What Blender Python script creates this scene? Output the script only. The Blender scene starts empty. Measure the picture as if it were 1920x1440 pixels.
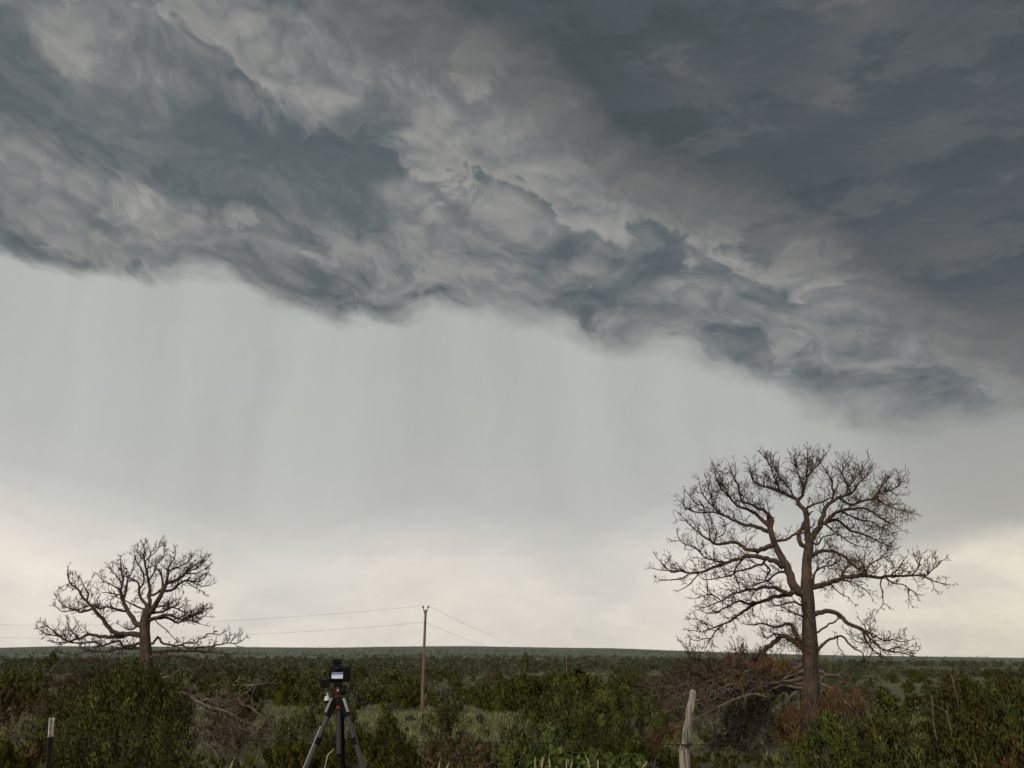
import bpy, bmesh, math, random
import numpy as np
from mathutils import Vector, Matrix, noise as mnoise

# ------------------------------------------------------------------ camera
scene = bpy.context.scene
COL = scene.collection
EYE = 1.65                       # lens height above the ground at the tripod
PITCH = math.radians(19.3)
FPX = 1442.0                     # focal length in pixels of a 1920 wide frame
cam_data = bpy.data.cameras.new('camera')
cam_data.sensor_fit = 'HORIZONTAL'
cam_data.sensor_width = 36.0
cam_data.lens = 36.0 * FPX / 1920.0
cam_data.clip_start = 0.05
cam_data.clip_end = 30000.0
cam = bpy.data.objects.new('camera', cam_data)
cam.location = (0, 0, EYE)
cam.rotation_euler = (math.radians(90) + PITCH, 0, 0)
COL.objects.link(cam)
scene.camera = cam

def ray(px, py):
    """world direction of a pixel of the 1920x1440 photograph (y component 1: distance along +Y)"""
    a = (px - 960) / FPX; b = (720 - py) / FPX
    d = Vector((a, math.cos(PITCH) - b * math.sin(PITCH), math.sin(PITCH) + b * math.cos(PITCH)))
    return d / d.y

def at(px, py, Y):
    d = ray(px, py)
    return Vector((d.x * Y, Y, EYE + d.z * Y))

def azel(px, py):
    d = ray(px, py).normalized()
    return math.degrees(math.atan2(d.x, d.y)), math.degrees(math.asin(d.z))

def srgb(r, g, b):
    def f(c):
        c /= 255.0
        return c / 12.92 if c <= 0.04045 else ((c + 0.055) / 1.055) ** 2.4
    return (f(r), f(g), f(b), 1.0)

# ------------------------------------------------------------------ world: storm sky
SUN_EL, SUN_AZ = 38.0, 205.0     # soft light from the brighter sky behind the viewer
world = bpy.data.worlds.new('World')
scene.world = world
world.use_nodes = True
WT = world.node_tree
WT.nodes.clear()

class NB:
    """small helper that writes node maths"""
    def __init__(s, tree): s.t = tree
    def new(s, kind, **kw):
        n = s.t.nodes.new(kind)
        for k, v in kw.items(): setattr(n, k, v)
        return n
    def put(s, sock, v):
        if v is None: return
        if isinstance(v, bpy.types.NodeSocket): s.t.links.new(v, sock)
        else: sock.default_value = v
    def m(s, op, a, b=None, c=None, clamp=False):
        n = s.new('ShaderNodeMath', operation=op, use_clamp=clamp)
        s.put(n.inputs[0], a); s.put(n.inputs[1], b); s.put(n.inputs[2], c)
        return n.outputs[0]
    def v(s, op, a, b=None, scale=None):
        n = s.new('ShaderNodeVectorMath', operation=op)
        s.put(n.inputs[0], a); s.put(n.inputs[1], b)
        if scale is not None: s.put(n.inputs['Scale'], scale)
        return n.outputs['Vector']
    def xyz(s, x, y, z=0.0):
        n = s.new('ShaderNodeCombineXYZ')
        s.put(n.inputs[0], x); s.put(n.inputs[1], y); s.put(n.inputs[2], z)
        return n.outputs[0]
    def smooth(s, x, lo, hi, o0=0.0, o1=1.0):
        n = s.new('ShaderNodeMapRange', interpolation_type='SMOOTHSTEP')
        s.put(n.inputs[0], x); s.put(n.inputs[1], lo); s.put(n.inputs[2], hi); s.put(n.inputs[3], o0); s.put(n.inputs[4], o1)
        return n.outputs[0]
    def lin(s, x, lo, hi, o0=0.0, o1=1.0):
        n = s.new('ShaderNodeMapRange')
        s.put(n.inputs[0], x); s.put(n.inputs[1], lo); s.put(n.inputs[2], hi); s.put(n.inputs[3], o0); s.put(n.inputs[4], o1)
        return n.outputs[0]
    def mapped(s, vec, loc=(0, 0, 0), rot=0.0, scale=(1, 1, 1), kind='POINT'):
        n = s.new('ShaderNodeMapping', vector_type=kind)
        s.put(n.inputs[0], vec); n.inputs[1].default_value = loc; n.inputs[2].default_value = (0, 0, rot); n.inputs[3].default_value = scale
        return n.outputs[0]
    def noise(s, vec, scale=1.0, detail=6.0, rough=0.55, lac=2.0, dist=0.0, out=0, kind='FBM', norm=True):
        n = s.new('ShaderNodeTexNoise', noise_type=kind)
        if kind == 'FBM': n.normalize = norm
        s.put(n.inputs['Vector'], vec)
        n.inputs['Scale'].default_value = scale; n.inputs['Detail'].default_value = detail
        n.inputs['Roughness'].default_value = rough; n.inputs['Lacunarity'].default_value = lac; n.inputs['Distortion'].default_value = dist
        return n.outputs[out]
    def ramp(s, fac, stops, interp='EASE'):
        n = s.new('ShaderNodeValToRGB'); r = n.color_ramp; r.interpolation = interp
        while len(r.elements) > 1: r.elements.remove(r.elements[-1])
        r.elements[0].position = stops[0][0]; r.elements[0].color = stops[0][1]
        for p, c in stops[1:]:
            e = r.elements.new(p); e.color = c
        s.put(n.inputs[0], fac)
        return n.outputs[0]
    def mix(s, f, a, b, blend='MIX'):
        n = s.new('ShaderNodeMix', data_type='RGBA', blend_type=blend)
        s.put(n.inputs[0], f); s.put(n.inputs[6], a); s.put(n.inputs[7], b)
        return n.outputs[2]
    def curve(s, x, pts):
        n = s.new('ShaderNodeFloatCurve'); c = n.mapping.curves[0]
        n.mapping.use_clip = False
        c.points[0].location = pts[0]; c.points[1].location = pts[-1]
        for p in pts[1:-1]: c.points.new(*p)
        n.mapping.update(); n.inputs[0].default_value = 1.0
        s.put(n.inputs[1], x)
        return n.outputs[0]

def build_sky():
    w = NB(WT)
    tc = w.new('ShaderNodeTexCoord').outputs['Generated']
    sep = w.new('ShaderNodeSeparateXYZ'); WT.links.new(tc, sep.inputs[0])
    x, y, z = sep.outputs
    DEG = 180 / math.pi
    az = w.m('MULTIPLY', w.m('ARCTAN2', x, y), DEG)
    el = w.m('MULTIPLY', w.m('ARCSINE', z), DEG)
    ae = w.xyz(az, el, 0.0)
    # the foot of the storm deck, as elevation along the compass
    pts = [(-200, 440), (0, 462), (110, 490), (230, 510), (400, 515), (480, 560), (600, 600), (690, 590), (800, 602), (1000, 620), (1150, 672),
           (1300, 705), (1420, 742), (1560, 788), (1700, 815), (1800, 812), (1920, 798), (2100, 790)]
    ed = [azel(*p) for p in pts]
    cp = [(0.0, 0.55)] + [((a + 60) / 120, e / 60) for a, e in ed] + [(1.0, ed[-1][1] / 60)]
    # cloud coordinates that run along the storm's edge: distance along it, height above a straight line fitted to it
    a0, e0 = azel(0, 470); a1, e1 = azel(1920, 800); tilt = (e1 - e0) / (a1 - a0)
    above_line = w.m('SUBTRACT', el, w.m('MULTIPLY_ADD', az, tilt, e0 - tilt * a0))
    v_c = w.m('MULTIPLY', w.m('POWER', w.m('MAXIMUM', w.m('ADD', above_line, 6.0), 0.1), 0.8), 0.26)
    q = w.xyz(w.m('MULTIPLY', az, 0.075), v_c, 0.0)

    def centred(vec, scale, detail, rough, amp, dist=0.0):
        n = w.noise(vec, scale, detail, rough, out=1, dist=dist)
        return w.v('SCALE', w.v('SUBTRACT', n, (0.5, 0.5, 0.5)), scale=amp)
    wa = centred(w.mapped(q, loc=(3, 1, 0)), 1.3, 2.0, 0.5, 0.75)
    wb = centred(w.mapped(w.v('ADD', q, w.v('SCALE', wa, scale=0.6)), loc=(7, 3, 1)), 3.4, 5.0, 0.55, 0.46)
    wab = w.v('ADD', wa, wb)
    wdeg = w.v('MULTIPLY', wab, (13.0, 8.0, 0.0))          # the same tearing in degrees of sky
    wae = w.v('ADD', ae, wdeg)
    soft = w.v('ADD', ae, w.v('SCALE', wdeg, scale=0.6))
    ws = w.new('ShaderNodeSeparateXYZ'); WT.links.new(wdeg, ws.inputs[0])
    dw_a, dw_e = ws.outputs[0], ws.outputs[1]

    def blob(vec, px, py, rx, ry, rot=0.0):
        """smooth elliptical patch of sky round the direction of a photo pixel, radii in degrees"""
        a, e = azel(px, py)
        g = w.new('ShaderNodeTexGradient', gradient_type='QUADRATIC_SPHERE')
        WT.links.new(w.mapped(vec, loc=(a, e, 0), rot=math.radians(rot), scale=(rx, ry, 1), kind='TEXTURE'), g.inputs[0])
        return g.outputs['Fac']

    # ---- the rain curtain and bright strip below the cloud base
    big = w.noise(w.mapped(ae, scale=(0.05, 0.09, 1)), 1.0, 3.0, 0.5)
    streak = w.noise(w.mapped(w.v('ADD', ae, w.v('SCALE', wdeg, scale=0.35)), loc=(3, 0, 0), rot=0.17, scale=(0.095, 0.012, 1)), 1.0, 5.0, 0.6)
    sk = w.m('SUBTRACT', streak, 0.5)
    er = w.m('ADD', el, w.m('MULTIPLY', w.m('SUBTRACT', big, 0.5), 9.0))
    er = w.m('ADD', er, w.m('MULTIPLY', sk, 9.0))
    er = w.m('SUBTRACT', er, w.m('MULTIPLY', blob(ae, -60, 1040, 22, 13), 9.0))
    er = w.m('ADD', er, w.m('MULTIPLY', blob(ae, 350, 820, 22, 12), 2.0))
    er = w.m('ADD', er, w.m('MULTIPLY', blob(ae, 1120, 1140, 7, 16), 3.0))
    er = w.m('SUBTRACT', er, w.m('MULTIPLY', blob(ae, 1320, 1060, 14, 6), 4.5))
    er = w.m('SUBTRACT', er, w.m('MULTIPLY', blob(ae, 760, 1070, 16, 5), 4.0))
    rain = w.ramp(w.m('DIVIDE', w.m('ADD', er, 5.4), 40.0), [
        (0.0, srgb(229, 223, 213)), (0.14, srgb(231, 223, 212)), (0.2, srgb(221, 215, 206)), (0.26, srgb(207, 203, 196)),
        (0.33, srgb(193, 193, 188)), (0.40, srgb(184, 184, 179)), (0.52, srgb(179, 180, 175)), (0.64, srgb(176, 179, 175)), (1.0, srgb(170, 175, 172))])
    shaft = w.m('MULTIPLY_ADD', sk, 0.60, 1.05)
    rain = w.mix(1.0, rain, w.xyz(shaft, shaft, shaft), 'MULTIPLY')
    fine = w.noise(w.mapped(soft, scale=(0.16, 0.32, 1)), 1.0, 6.0, 0.6)
    rain = w.mix(w.smooth(el, 11.0, 3.0, 0.0, 0.45), rain, w.mix(w.smooth(fine, 0.3, 0.7), srgb(212, 206, 197), srgb(246, 237, 223)))
    # paler gap low on the right under a ragged grey shelf
    shelf_edge = w.curve(w.lin(w.m('ADD', az, w.m('MULTIPLY', dw_a, 0.5)), 10.0, 60.0), [(0.0, 0.36), (0.1, 0.36), (0.25, 0.38), (0.36, 0.45), (0.44, 0.50), (0.52, 0.62), (0.7, 0.70), (1.0, 0.72)])
    shelf_y = w.m('MULTIPLY', shelf_edge, 14.0)
    above = w.smooth(w.m('SUBTRACT', w.m('ADD', el, w.m('MULTIPLY', dw_e, 0.55)), shelf_y), -0.9, 1.4)
    zone = w.smooth(az, 17.0, 30.0)
    rain = w.mix(w.m('MULTIPLY', zone, w.m('SUBTRACT', 1.0, above)), rain, w.mix(w.smooth(fine, 0.32, 0.7), srgb(216, 210, 196), srgb(240, 232, 212)))
    greyzone = w.m('MULTIPLY', w.m('MULTIPLY', w.smooth(az, 15.0, 33.0), above), 0.92)
    rain = w.mix(greyzone, rain, w.ramp(w.lin(w.m('ADD', el, w.m('MULTIPLY', dw_e, 0.5)), 5.0, 20.0), [(0.0, srgb(182, 178, 170)), (0.35, srgb(166, 165, 159)), (0.7, srgb(156, 157, 153)), (1.0, srgb(142, 145, 144))]))

    # ---- the cloud deck
    edge = w.m('MULTIPLY', w.curve(w.lin(w.m('ADD', az, w.m('MULTIPLY', dw_a, 0.6)), -60.0, 60.0), cp), 60.0)
    d_edge = w.m('SUBTRACT', w.m('ADD', el, w.m('MULTIPLY', dw_e, 0.7)), edge)
    deck = w.smooth(d_edge, -0.45, w.lin(az, -30.0, 25.0, 0.9, 3.0))

    # folds of the turbulent underside, and their relief
    fq = w.v('ADD', q, w.v('ADD', w.v('SCALE', wa, scale=0.8), w.v('SCALE', wb, scale=0.35)))
    def folds(vec, sc): return w.noise(vec, sc, 7.0, 0.55, dist=0.1)
    f0 = folds(fq, 1.9)
    f1 = folds(w.v('ADD', fq, (-0.015, 0.075, 0.02)), 1.9)
    relief = w.m('SUBTRACT', f0, f1)
    def billow(vec):
        n = w.new('ShaderNodeTexVoronoi', voronoi_dimensions='2D', feature='F1', normalize=True)
        w.put(n.inputs['Vector'], vec)
        for k_, v_ in (('Scale', 2.4), ('Detail', 2.6), ('Roughness', 0.5), ('Lacunarity', 2.2), ('Randomness', 1.0)): n.inputs[k_].default_value = v_
        return n.outputs['Distance']
    bq = w.v('ADD', q, w.v('ADD', w.v('SCALE', wa, scale=0.7), w.v('SCALE', wb, scale=0.5)))
    g0 = billow(bq)
    g1 = billow(w.v('ADD', bq, (-0.025, 0.075, 0.0)))
    relief2 = w.m('SUBTRACT', g1, g0)
    puff = w.m('SUBTRACT', 0.4, g0)
    sq = w.v('ADD', w.mapped(ae, loc=(4, 1, 5), rot=0.12, scale=(0.17, 0.38, 1)), w.v('SCALE', wab, scale=0.45))
    rip = w.noise(sq, 1.0, 7.0, 0.58, dist=0.25)
    rip1 = w.noise(w.v('ADD', sq, (0.02, 0.12, 0.0)), 1.0, 5.0, 0.58, dist=0.25)
    srel = w.m('SUBTRACT', rip, rip1)

    # where the deck is torn up (left and the band along its foot) and where it is smooth slate (upper right)
    lp = [(560, -260), (640, 0), (830, 110), (1010, 200), (1110, 290), (1200, 360), (1400, 420), (1560, 500), (1700, 600), (1920, 700), (2200, 760)]
    le = sorted(azel(*p) for p in lp)
    smooth_edge = w.m('MULTIPLY', w.curve(w.lin(w.m('ADD', az, w.m('MULTIPLY', dw_a, 0.5)), -30.0, 60.0), [(0.0, 1.2)] + [((a + 30) / 90, e / 60) for a, e in le] + [(1.0, le[-1][1] / 60)]), 60.0)
    slate = w.smooth(w.m('SUBTRACT', w.m('ADD', el, w.m('MULTIPLY', dw_e, 0.4)), smooth_edge), -3.5, 4.5)

    tone = w.m('ADD', 0.48, 0.0)
    for (px, py, rx, ry, rot, amt) in [
        (520, 60, 14, 8, 0, -0.06), (480, 410, 14, 5, -10, 0.14), (850, 460, 14, 4, -8, 0.10), (560, 330, 5, 5, 40, 0.2), (1010, 500, 30, 7, -12, -0.05),
        (170, 140, 13, 6, -30, 0.26), (100, 30, 12, 4, -30, 0.24), (360, 130, 12, 5, -15, 0.14), (600, 190, 14, 3.5, -14, 0.25), (820, 250, 8, 6, 10, 0.20), (970, 330, 8, 5, 0, 0.22),
        (720, 370, 14, 2.6, -2, 0.30), (930, 390, 12, 2.2, -8, 0.24), (80, 270, 10, 3.5, -25, 0.22), (260, 370, 14, 4, -10, 0.14), (330, 430, 10, 3, -25, 0.18),
        (1030, 430, 12, 2, -12, 0.18), (1210, 530, 12, 1.6, -8, 0.22), (1330, 560, 8, 1.6, -8, 0.12), (1570, 570, 8, 3, -20, 0.12), (1480, 660, 20, 5, -12, 0.06),
        (1500, 500, 14, 4, -16, 0.06), (1620, 740, 12, 2, -6, 0.06)]:
        tone = w.m('MULTIPLY_ADD', blob(soft, px, py, rx * 1.5, ry * 1.5, rot), amt, tone)
    hollow = w.m('ADD', 0.0, 0.0)
    for (px, py, rx, ry, rot, amt) in [
        (40, 195, 7, 4, -15, 0.7), (200, 240, 11, 5.5, -14, 1.0), (400, 265, 12, 5, -12, 1.0), (560, 285, 9, 6, -20, 0.9), (690, 300, 6.5, 5.5, -20, 1.0),
        (440, 325, 8, 4, -20, 0.6), (20, 60, 5, 7, 0, 0.8), (690, 200, 4, 3, 0, 0.5), (860, 390, 6, 2.5, -20, 0.6),
        (720, 420, 9, 3.2, 0, 0.55), (200, 485, 18, 3.0, -6, 0.35), (560, 505, 14, 3.2, -8, 0.45), (690, 510, 8, 4, 0, 0.2), (900, 530, 14, 5, -6, 0.25),
        (1230, 495, 5.0, 2.3, 0, 0.8), (1060, 465, 5, 2, 0, 0.7), (1120, 560, 10, 4, -10, 0.7), (1420, 560, 10, 3.2, -6, 0.6), (1700, 770, 9, 2.0, -4, 0.5)]:
        hollow = w.m('MULTIPLY_ADD', blob(soft, px, py, rx * 1.2, ry * 1.2, rot), amt, hollow)
    band = w.m('SUBTRACT', 1.0, slate)
    hs = w.smooth(w.m('ADD', hollow, w.m('MULTIPLY', w.m('SUBTRACT', g0, 0.4), 0.7)), 0.10, 0.70)
    # stacked shelves: each has a crisp lit lower rim and fades upward into the next
    phase = w.m('ADD', w.m('MULTIPLY', v_c, 0.95), w.m('ADD', w.m('MULTIPLY', f0, 2.4), w.m('MULTIPLY', g0, 0.42)))
    phase = w.m('ADD', phase, w.m('MULTIPLY', az, 0.012))
    saw = w.m('FRACT', phase)
    shelf = w.m('MULTIPLY', w.smooth(saw, 0.0, 0.16), w.m('SUBTRACT', 1.0, w.smooth(saw, 0.1, 1.0)))
    def rims(ph, k, o, a, b):
        sw = w.m('FRACT', w.m('MULTIPLY_ADD', ph, k, o))
        return w.m('MULTIPLY', w.smooth(sw, 0.0, a), w.m('SUBTRACT', 1.0, w.smooth(sw, b, 1.0)))
    shelf2 = rims(w.m('ADD', phase, w.m('MULTIPLY', g0, 0.35)), 2.3, 0.37, 0.22, 0.15)
    shelf = w.m('ADD', shelf, w.m('MULTIPLY', w.m('SUBTRACT', shelf2, 0.42), 0.42))
    calm = w.m('MULTIPLY_ADD', hs, -0.5, 1.0)
    rough_t = w.m('ADD', w.m('MULTIPLY', w.m('SUBTRACT', f0, 0.5), 0.8), w.m('MULTIPLY', relief, 1.2))
    rough_t = w.m('ADD', rough_t, w.m('MULTIPLY', w.m('SUBTRACT', shelf, 0.42), 0.40))
    rough_t = w.m('ADD', rough_t, w.m('MULTIPLY_ADD', relief2, 0.8, w.m('MULTIPLY', puff, 0.4)))
    tone_t = w.m('ADD', w.m('MULTIPLY_ADD', hs, -0.52, w.m('ADD', tone, 0.0)), w.m('MULTIPLY', rough_t, calm))
    deck_c = w.ramp(w.m('DIVIDE', w.m('ADD', tone_t, 0.45), 1.85), [(0.0, srgb(74, 84, 89)), (0.18, srgb(84, 93, 98)), (0.34, srgb(95, 102, 105)), (0.455, srgb(109, 114, 115)), (0.56, srgb(121, 124, 124)), (0.68, srgb(136, 137, 135)), (0.82, srgb(149, 149, 146)), (1.0, srgb(163, 161, 156))], 'LINEAR')
    ts = w.m('ADD', 0.29, w.m('MULTIPLY', w.m('SUBTRACT', rip, 0.5), 0.9))
    ts = w.m('ADD', ts, w.m('MULTIPLY', srel, 0.5))
    sw_ = w.m('FRACT', w.m('ADD', w.m('MULTIPLY', el, 0.16), w.m('MULTIPLY', rip, 2.6)))
    slat = w.m('MULTIPLY', w.smooth(sw_, 0.0, 0.35), w.m('SUBTRACT', 1.0, w.smooth(sw_, 0.2, 1.0)))
    ts = w.m('ADD', ts, w.m('MULTIPLY', w.m('SUBTRACT', slat, 0.42), 0.15))
    for (px, py, rx, ry, rot, amt) in [(1300, 180, 7, 2, 4, 0.26), (1540, 185, 8, 2, 2, 0.26), (1640, 15, 8, 3, 0, 0.42), (1730, 255, 8, 2, 0, 0.2), (1490, 255, 10, 2, 0, 0.14), (1290, 110, 6, 2, 0, 0.14),
                                       (1080, 90, 16, 9, 0, -0.14), (1300, 280, 20, 5, -10, -0.10), (1800, 450, 16, 8, 0, 0.16), (1880, 640, 9, 6, 0, 0.30), (1450, 330, 14, 3, -10, -0.10)]:
        ts = w.m('MULTIPLY_ADD', blob(soft, px, py, rx * 1.5, ry * 1.5, rot), amt, ts)
    slate_c = w.ramp(ts, [(0.0, srgb(72, 79, 82)), (0.35, srgb(82, 88, 92)), (0.55, srgb(93, 97, 99)), (0.8, srgb(110, 110, 107)), (1.0, srgb(128, 125, 118))], 'LINEAR')
    # a smooth warm grey shoulder where the torn part meets the slate
    sh_c = w.ramp(w.m('ADD', f0, relief), [(0.2, srgb(100, 103, 103)), (0.85, srgb(130, 127, 121))], 'LINEAR')
    shoulder = w.m('MULTIPLY', w.m('MULTIPLY', slate, band), 2.6, clamp=True)
    deck_all = w.mix(slate, deck_c, slate_c)
    deck_all = w.mix(w.m('MULTIPLY', shoulder, 0.75), deck_all, sh_c)
    cloud = w.mix(deck, rain, deck_all)

    # ---- the rest of the dome: the same overcast going on behind the viewer
    over = w.noise(w.mapped(tc, loc=(2, 9, 0), scale=(1.6, 1.6, 4.0)), 1.0, 4.0, 0.55)
    over_c = w.ramp(over, [(0.25, srgb(120, 124, 128)), (0.75, srgb(186, 186, 184))], 'LINEAR')
    cloud = w.mix(w.smooth(y, 0.35, -0.45), cloud, over_c)
    cloud = w.mix(w.smooth(el, -1.0, -6.0), cloud, srgb(90, 88, 80))

    sky = w.new('ShaderNodeTexSky', sky_type='NISHITA')
    sky.sun_disc = False
    sky.sun_elevation = math.radians(SUN_EL); sky.sun_rotation = math.radians(SUN_AZ)
    clear = w.new('ShaderNodeBackground'); clear.inputs[1].default_value = 0.08
    WT.links.new(sky.outputs[0], clear.inputs[0])
    deck_bg = w.new('ShaderNodeBackground'); deck_bg.inputs[1].default_value = 1.0
    WT.links.new(cloud, deck_bg.inputs[0])
    mx = w.new('ShaderNodeMixShader'); mx.inputs[0].default_value = 0.97   # almost closed cloud cover
    WT.links.new(clear.outputs[0], mx.inputs[1]); WT.links.new(deck_bg.outputs[0], mx.inputs[2])
    out = w.new('ShaderNodeOutputWorld'); WT.links.new(mx.outputs[0], out.inputs[0])
build_sky()
world.cycles.sampling_method = 'MANUAL'
world.cycles.sample_map_resolution = 512

sun_data = bpy.data.lights.new('sun', 'SUN')
sun_data.energy = 1.5; sun_data.angle = math.radians(35); sun_data.color = (1.0, 0.95, 0.87)
sun = bpy.data.objects.new('sun', sun_data)
COL.objects.link(sun)
_a, _e = math.radians(SUN_AZ), math.radians(SUN_EL)
_sd = Vector((math.sin(_a) * math.cos(_e), math.cos(_a) * math.cos(_e), math.sin(_e)))
sun.rotation_euler = _sd.to_track_quat('Z', 'Y').to_euler()
sun.location = _sd * 50

vs = scene.view_settings
vs.view_transform = 'Standard'; vs.look = 'None'; vs.gamma = 1.0; vs.exposure = 0.0; vs.use_curve_mapping = False
scene.cycles.use_denoising = True
scene.cycles.max_bounces = 5; scene.cycles.diffuse_bounces = 2; scene.cycles.transparent_max_bounces = 6

# ------------------------------------------------------------------ helpers
def tag(o, label, cat, group=None):
    o['label'] = label; o['category'] = cat
    if group: o['group'] = group
    return o

def empty(name, loc, label, cat, group=None):
    o = bpy.data.objects.new(name, None); COL.objects.link(o)
    o.location = loc; o.empty_display_size = 0.2
    return tag(o, label, cat, group)

def link(name, me, mat, parent=None, kind=None, origin=None):
    """one mesh object; a child's vertices are given in world space and moved to its parent's frame"""
    o = bpy.data.objects.new(name, me); COL.objects.link(o)
    if mat is not None and not me.materials: me.materials.append(mat)
    if parent is not None: o.parent = parent
    if kind: o['kind'] = kind
    return o

def quads(name, V, Q, tint=None, smooth=False, origin=(0, 0, 0)):
    V = np.asarray(V, dtype=np.float32) - np.asarray(origin, dtype=np.float32)
    Q = np.asarray(Q, dtype=np.int32); k = Q.shape[1]
    me = bpy.data.meshes.new(name)
    me.vertices.add(len(V)); me.vertices.foreach_set('co', V.ravel())
    me.loops.add(Q.size); me.loops.foreach_set('vertex_index', Q.ravel())
    me.polygons.add(len(Q)); me.polygons.foreach_set('loop_start', np.arange(0, Q.size, k, dtype=np.int32))
    if smooth: me.polygons.foreach_set('use_smooth', np.ones(len(Q), dtype=bool))
    me.update(calc_edges=True)
    if tint is not None:
        a = me.attributes.new('tint', 'FLOAT', 'POINT'); a.data.foreach_set('value', np.asarray(tint, dtype=np.float32))
    return me

class Tubes:
    """collects tapered bent tubes into one quad mesh"""
    def __init__(s): s.V = []; s.Q = []; s.n = 0
    def add(s, pts, radii, sides=5, flute=None):
        P = np.array([tuple(p) for p in pts], dtype=np.float64); R = np.asarray(radii, dtype=np.float64)
        T = np.gradient(P, axis=0); T /= np.maximum(np.linalg.norm(T, axis=1, keepdims=True), 1e-9)
        ref = np.array([0.31, 0.87, 0.38]) if abs(T[0, 1]) < 0.8 else np.array([0.9, 0.1, 0.42])
        A = np.cross(T, ref); A /= np.maximum(np.linalg.norm(A, axis=1, keepdims=True), 1e-9)
        B = np.cross(T, A)
        th = np.linspace(0, 2 * np.pi, sides, endpoint=False)
        rr = R[:, None] * (np.ones((1, sides)) if flute is None else flute(len(P), sides))
        ring = P[:, None, :] + rr[:, :, None] * (np.cos(th)[None, :, None] * A[:, None, :] + np.sin(th)[None, :, None] * B[:, None, :])
        m = len(P); V = ring.reshape(-1, 3)
        i = np.arange(m - 1)[:, None] * sides; j = np.arange(sides)[None, :]; j2 = (j + 1) % sides
        Q = np.stack([i + j, i + j2, i + sides + j2, i + sides + j], -1).reshape(-1, 4) + s.n
        s.V.append(V); s.Q.append(Q); s.n += len(V)
        # close the ends with a point each
        n0 = s.n - len(V)
        for base, c, flip in ((n0, P[0] - T[0] * R[0] * 0.3, True), (n0 + (m - 1) * sides, P[-1] + T[-1] * R[-1] * 0.6, False)):
            s.V.append(c[None, :]); ci = s.n; s.n += 1
            q = [[ci, base + t, base + (t + 1) % sides, base + (t + 2) % sides] for t in range(0, sides - 1, 2)]
            if sides % 2: q.append([ci, base + sides - 1, base, base + 1])
            q = np.array(q)
            s.Q.append(q[:, ::-1] if flip else q)
    def mesh(s, name, origin=(0, 0, 0), smooth=True):
        if not s.V: return None
        return quads(name, np.concatenate(s.V), np.concatenate(s.Q), smooth=smooth, origin=origin)

def bm_mesh(name, bm, origin=(0, 0, 0), bevel=0.0, smooth=False):
    if bevel > 0:
        bmesh.ops.bevel(bm, geom=bm.edges[:], offset=bevel, segments=2, affect='EDGES', profile=0.6, clamp_overlap=True)
    bmesh.ops.translate(bm, verts=bm.verts[:], vec=-Vector(origin))
    bmesh.ops.recalc_face_normals(bm, faces=bm.faces[:])
    me = bpy.data.meshes.new(name); bm.to_mesh(me); bm.free()
    if smooth: me.polygons.foreach_set('use_smooth', np.ones(len(me.polygons), dtype=bool))
    return me

def box_bm(c, s, bm=None, rot=None):
    bm = bm or bmesh.new()
    r = bmesh.ops.create_cube(bm, size=1.0)
    M = Matrix.Translation(Vector(c)) @ (rot.to_4x4() if rot is not None else Matrix.Identity(4)) @ Matrix.Diagonal((*s, 1))
    bmesh.ops.transform(bm, matrix=M, verts=r['verts'])
    return bm

def cyl_bm(p0, p1, r0, r1=None, seg=16, bm=None):
    bm = bm or bmesh.new(); p0 = Vector(p0); p1 = Vector(p1); r1 = r0 if r1 is None else r1
    d = p1 - p0
    r = bmesh.ops.create_cone(bm, cap_ends=True, segments=seg, radius1=r0, radius2=r1, depth=d.length)
    M = Matrix.Translation((p0 + p1) / 2) @ d.to_track_quat('Z', 'Y').to_matrix().to_4x4()
    bmesh.ops.transform(bm, matrix=M, verts=r['verts'])
    return bm

# ------------------------------------------------------------------ materials
def material(name, build, rough=0.85, spec=0.3):
    m = bpy.data.materials.new(name); m.use_nodes = True
    n = NB(m.node_tree); b = m.node_tree.nodes['Principled BSDF']
    b.inputs['Roughness'].default_value = rough
    b.inputs['Specular IOR Level'].default_value = spec
    build(n, b)
    return m

def plain(name, col, rough=0.6, metal=0.0, spec=0.4, wear=0.18, scale=40.0):
    def f(n, b):
        g = n.new('ShaderNodeTexCoord').outputs['Object']
        t = n.noise(g, scale, 4.0, 0.6)
        c2 = tuple(min(1, c * (1 + wear)) + wear * 0.01 for c in col[:3]) + (1,)
        c1 = tuple(c * (1 - wear) for c in col[:3]) + (1,)
        n.put(b.inputs['Base Color'], n.mix(t, c1, c2))
        n.put(b.inputs['Roughness'], n.lin(t, 0.3, 0.7, max(0.05, rough - 0.1), min(1, rough + 0.1)))
        b.inputs['Metallic'].default_value = metal
    return material(name, f, rough, spec)

def foliage(name, stops, trans=0.0):
    def f(n, b):
        a = n.new('ShaderNodeAttribute', attribute_name='tint').outputs['Fac']
        oi = n.new('ShaderNodeObjectInfo').outputs['Random']
        c = n.ramp(a, stops, 'LINEAR')
        hs = n.new('ShaderNodeHueSaturation')
        n.put(hs.inputs['Hue'], n.lin(oi, 0, 1, 0.485, 0.515)); n.put(hs.inputs['Value'], n.lin(oi, 0, 1, 0.78, 1.2)); n.put(hs.inputs['Saturation'], n.lin(oi, 0, 1, 1.08, 0.85))
        n.put(hs.inputs['Color'], c)
        n.put(b.inputs['Base Color'], hs.outputs[0])
    return material(name, f, 0.8, 0.06)

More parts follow.
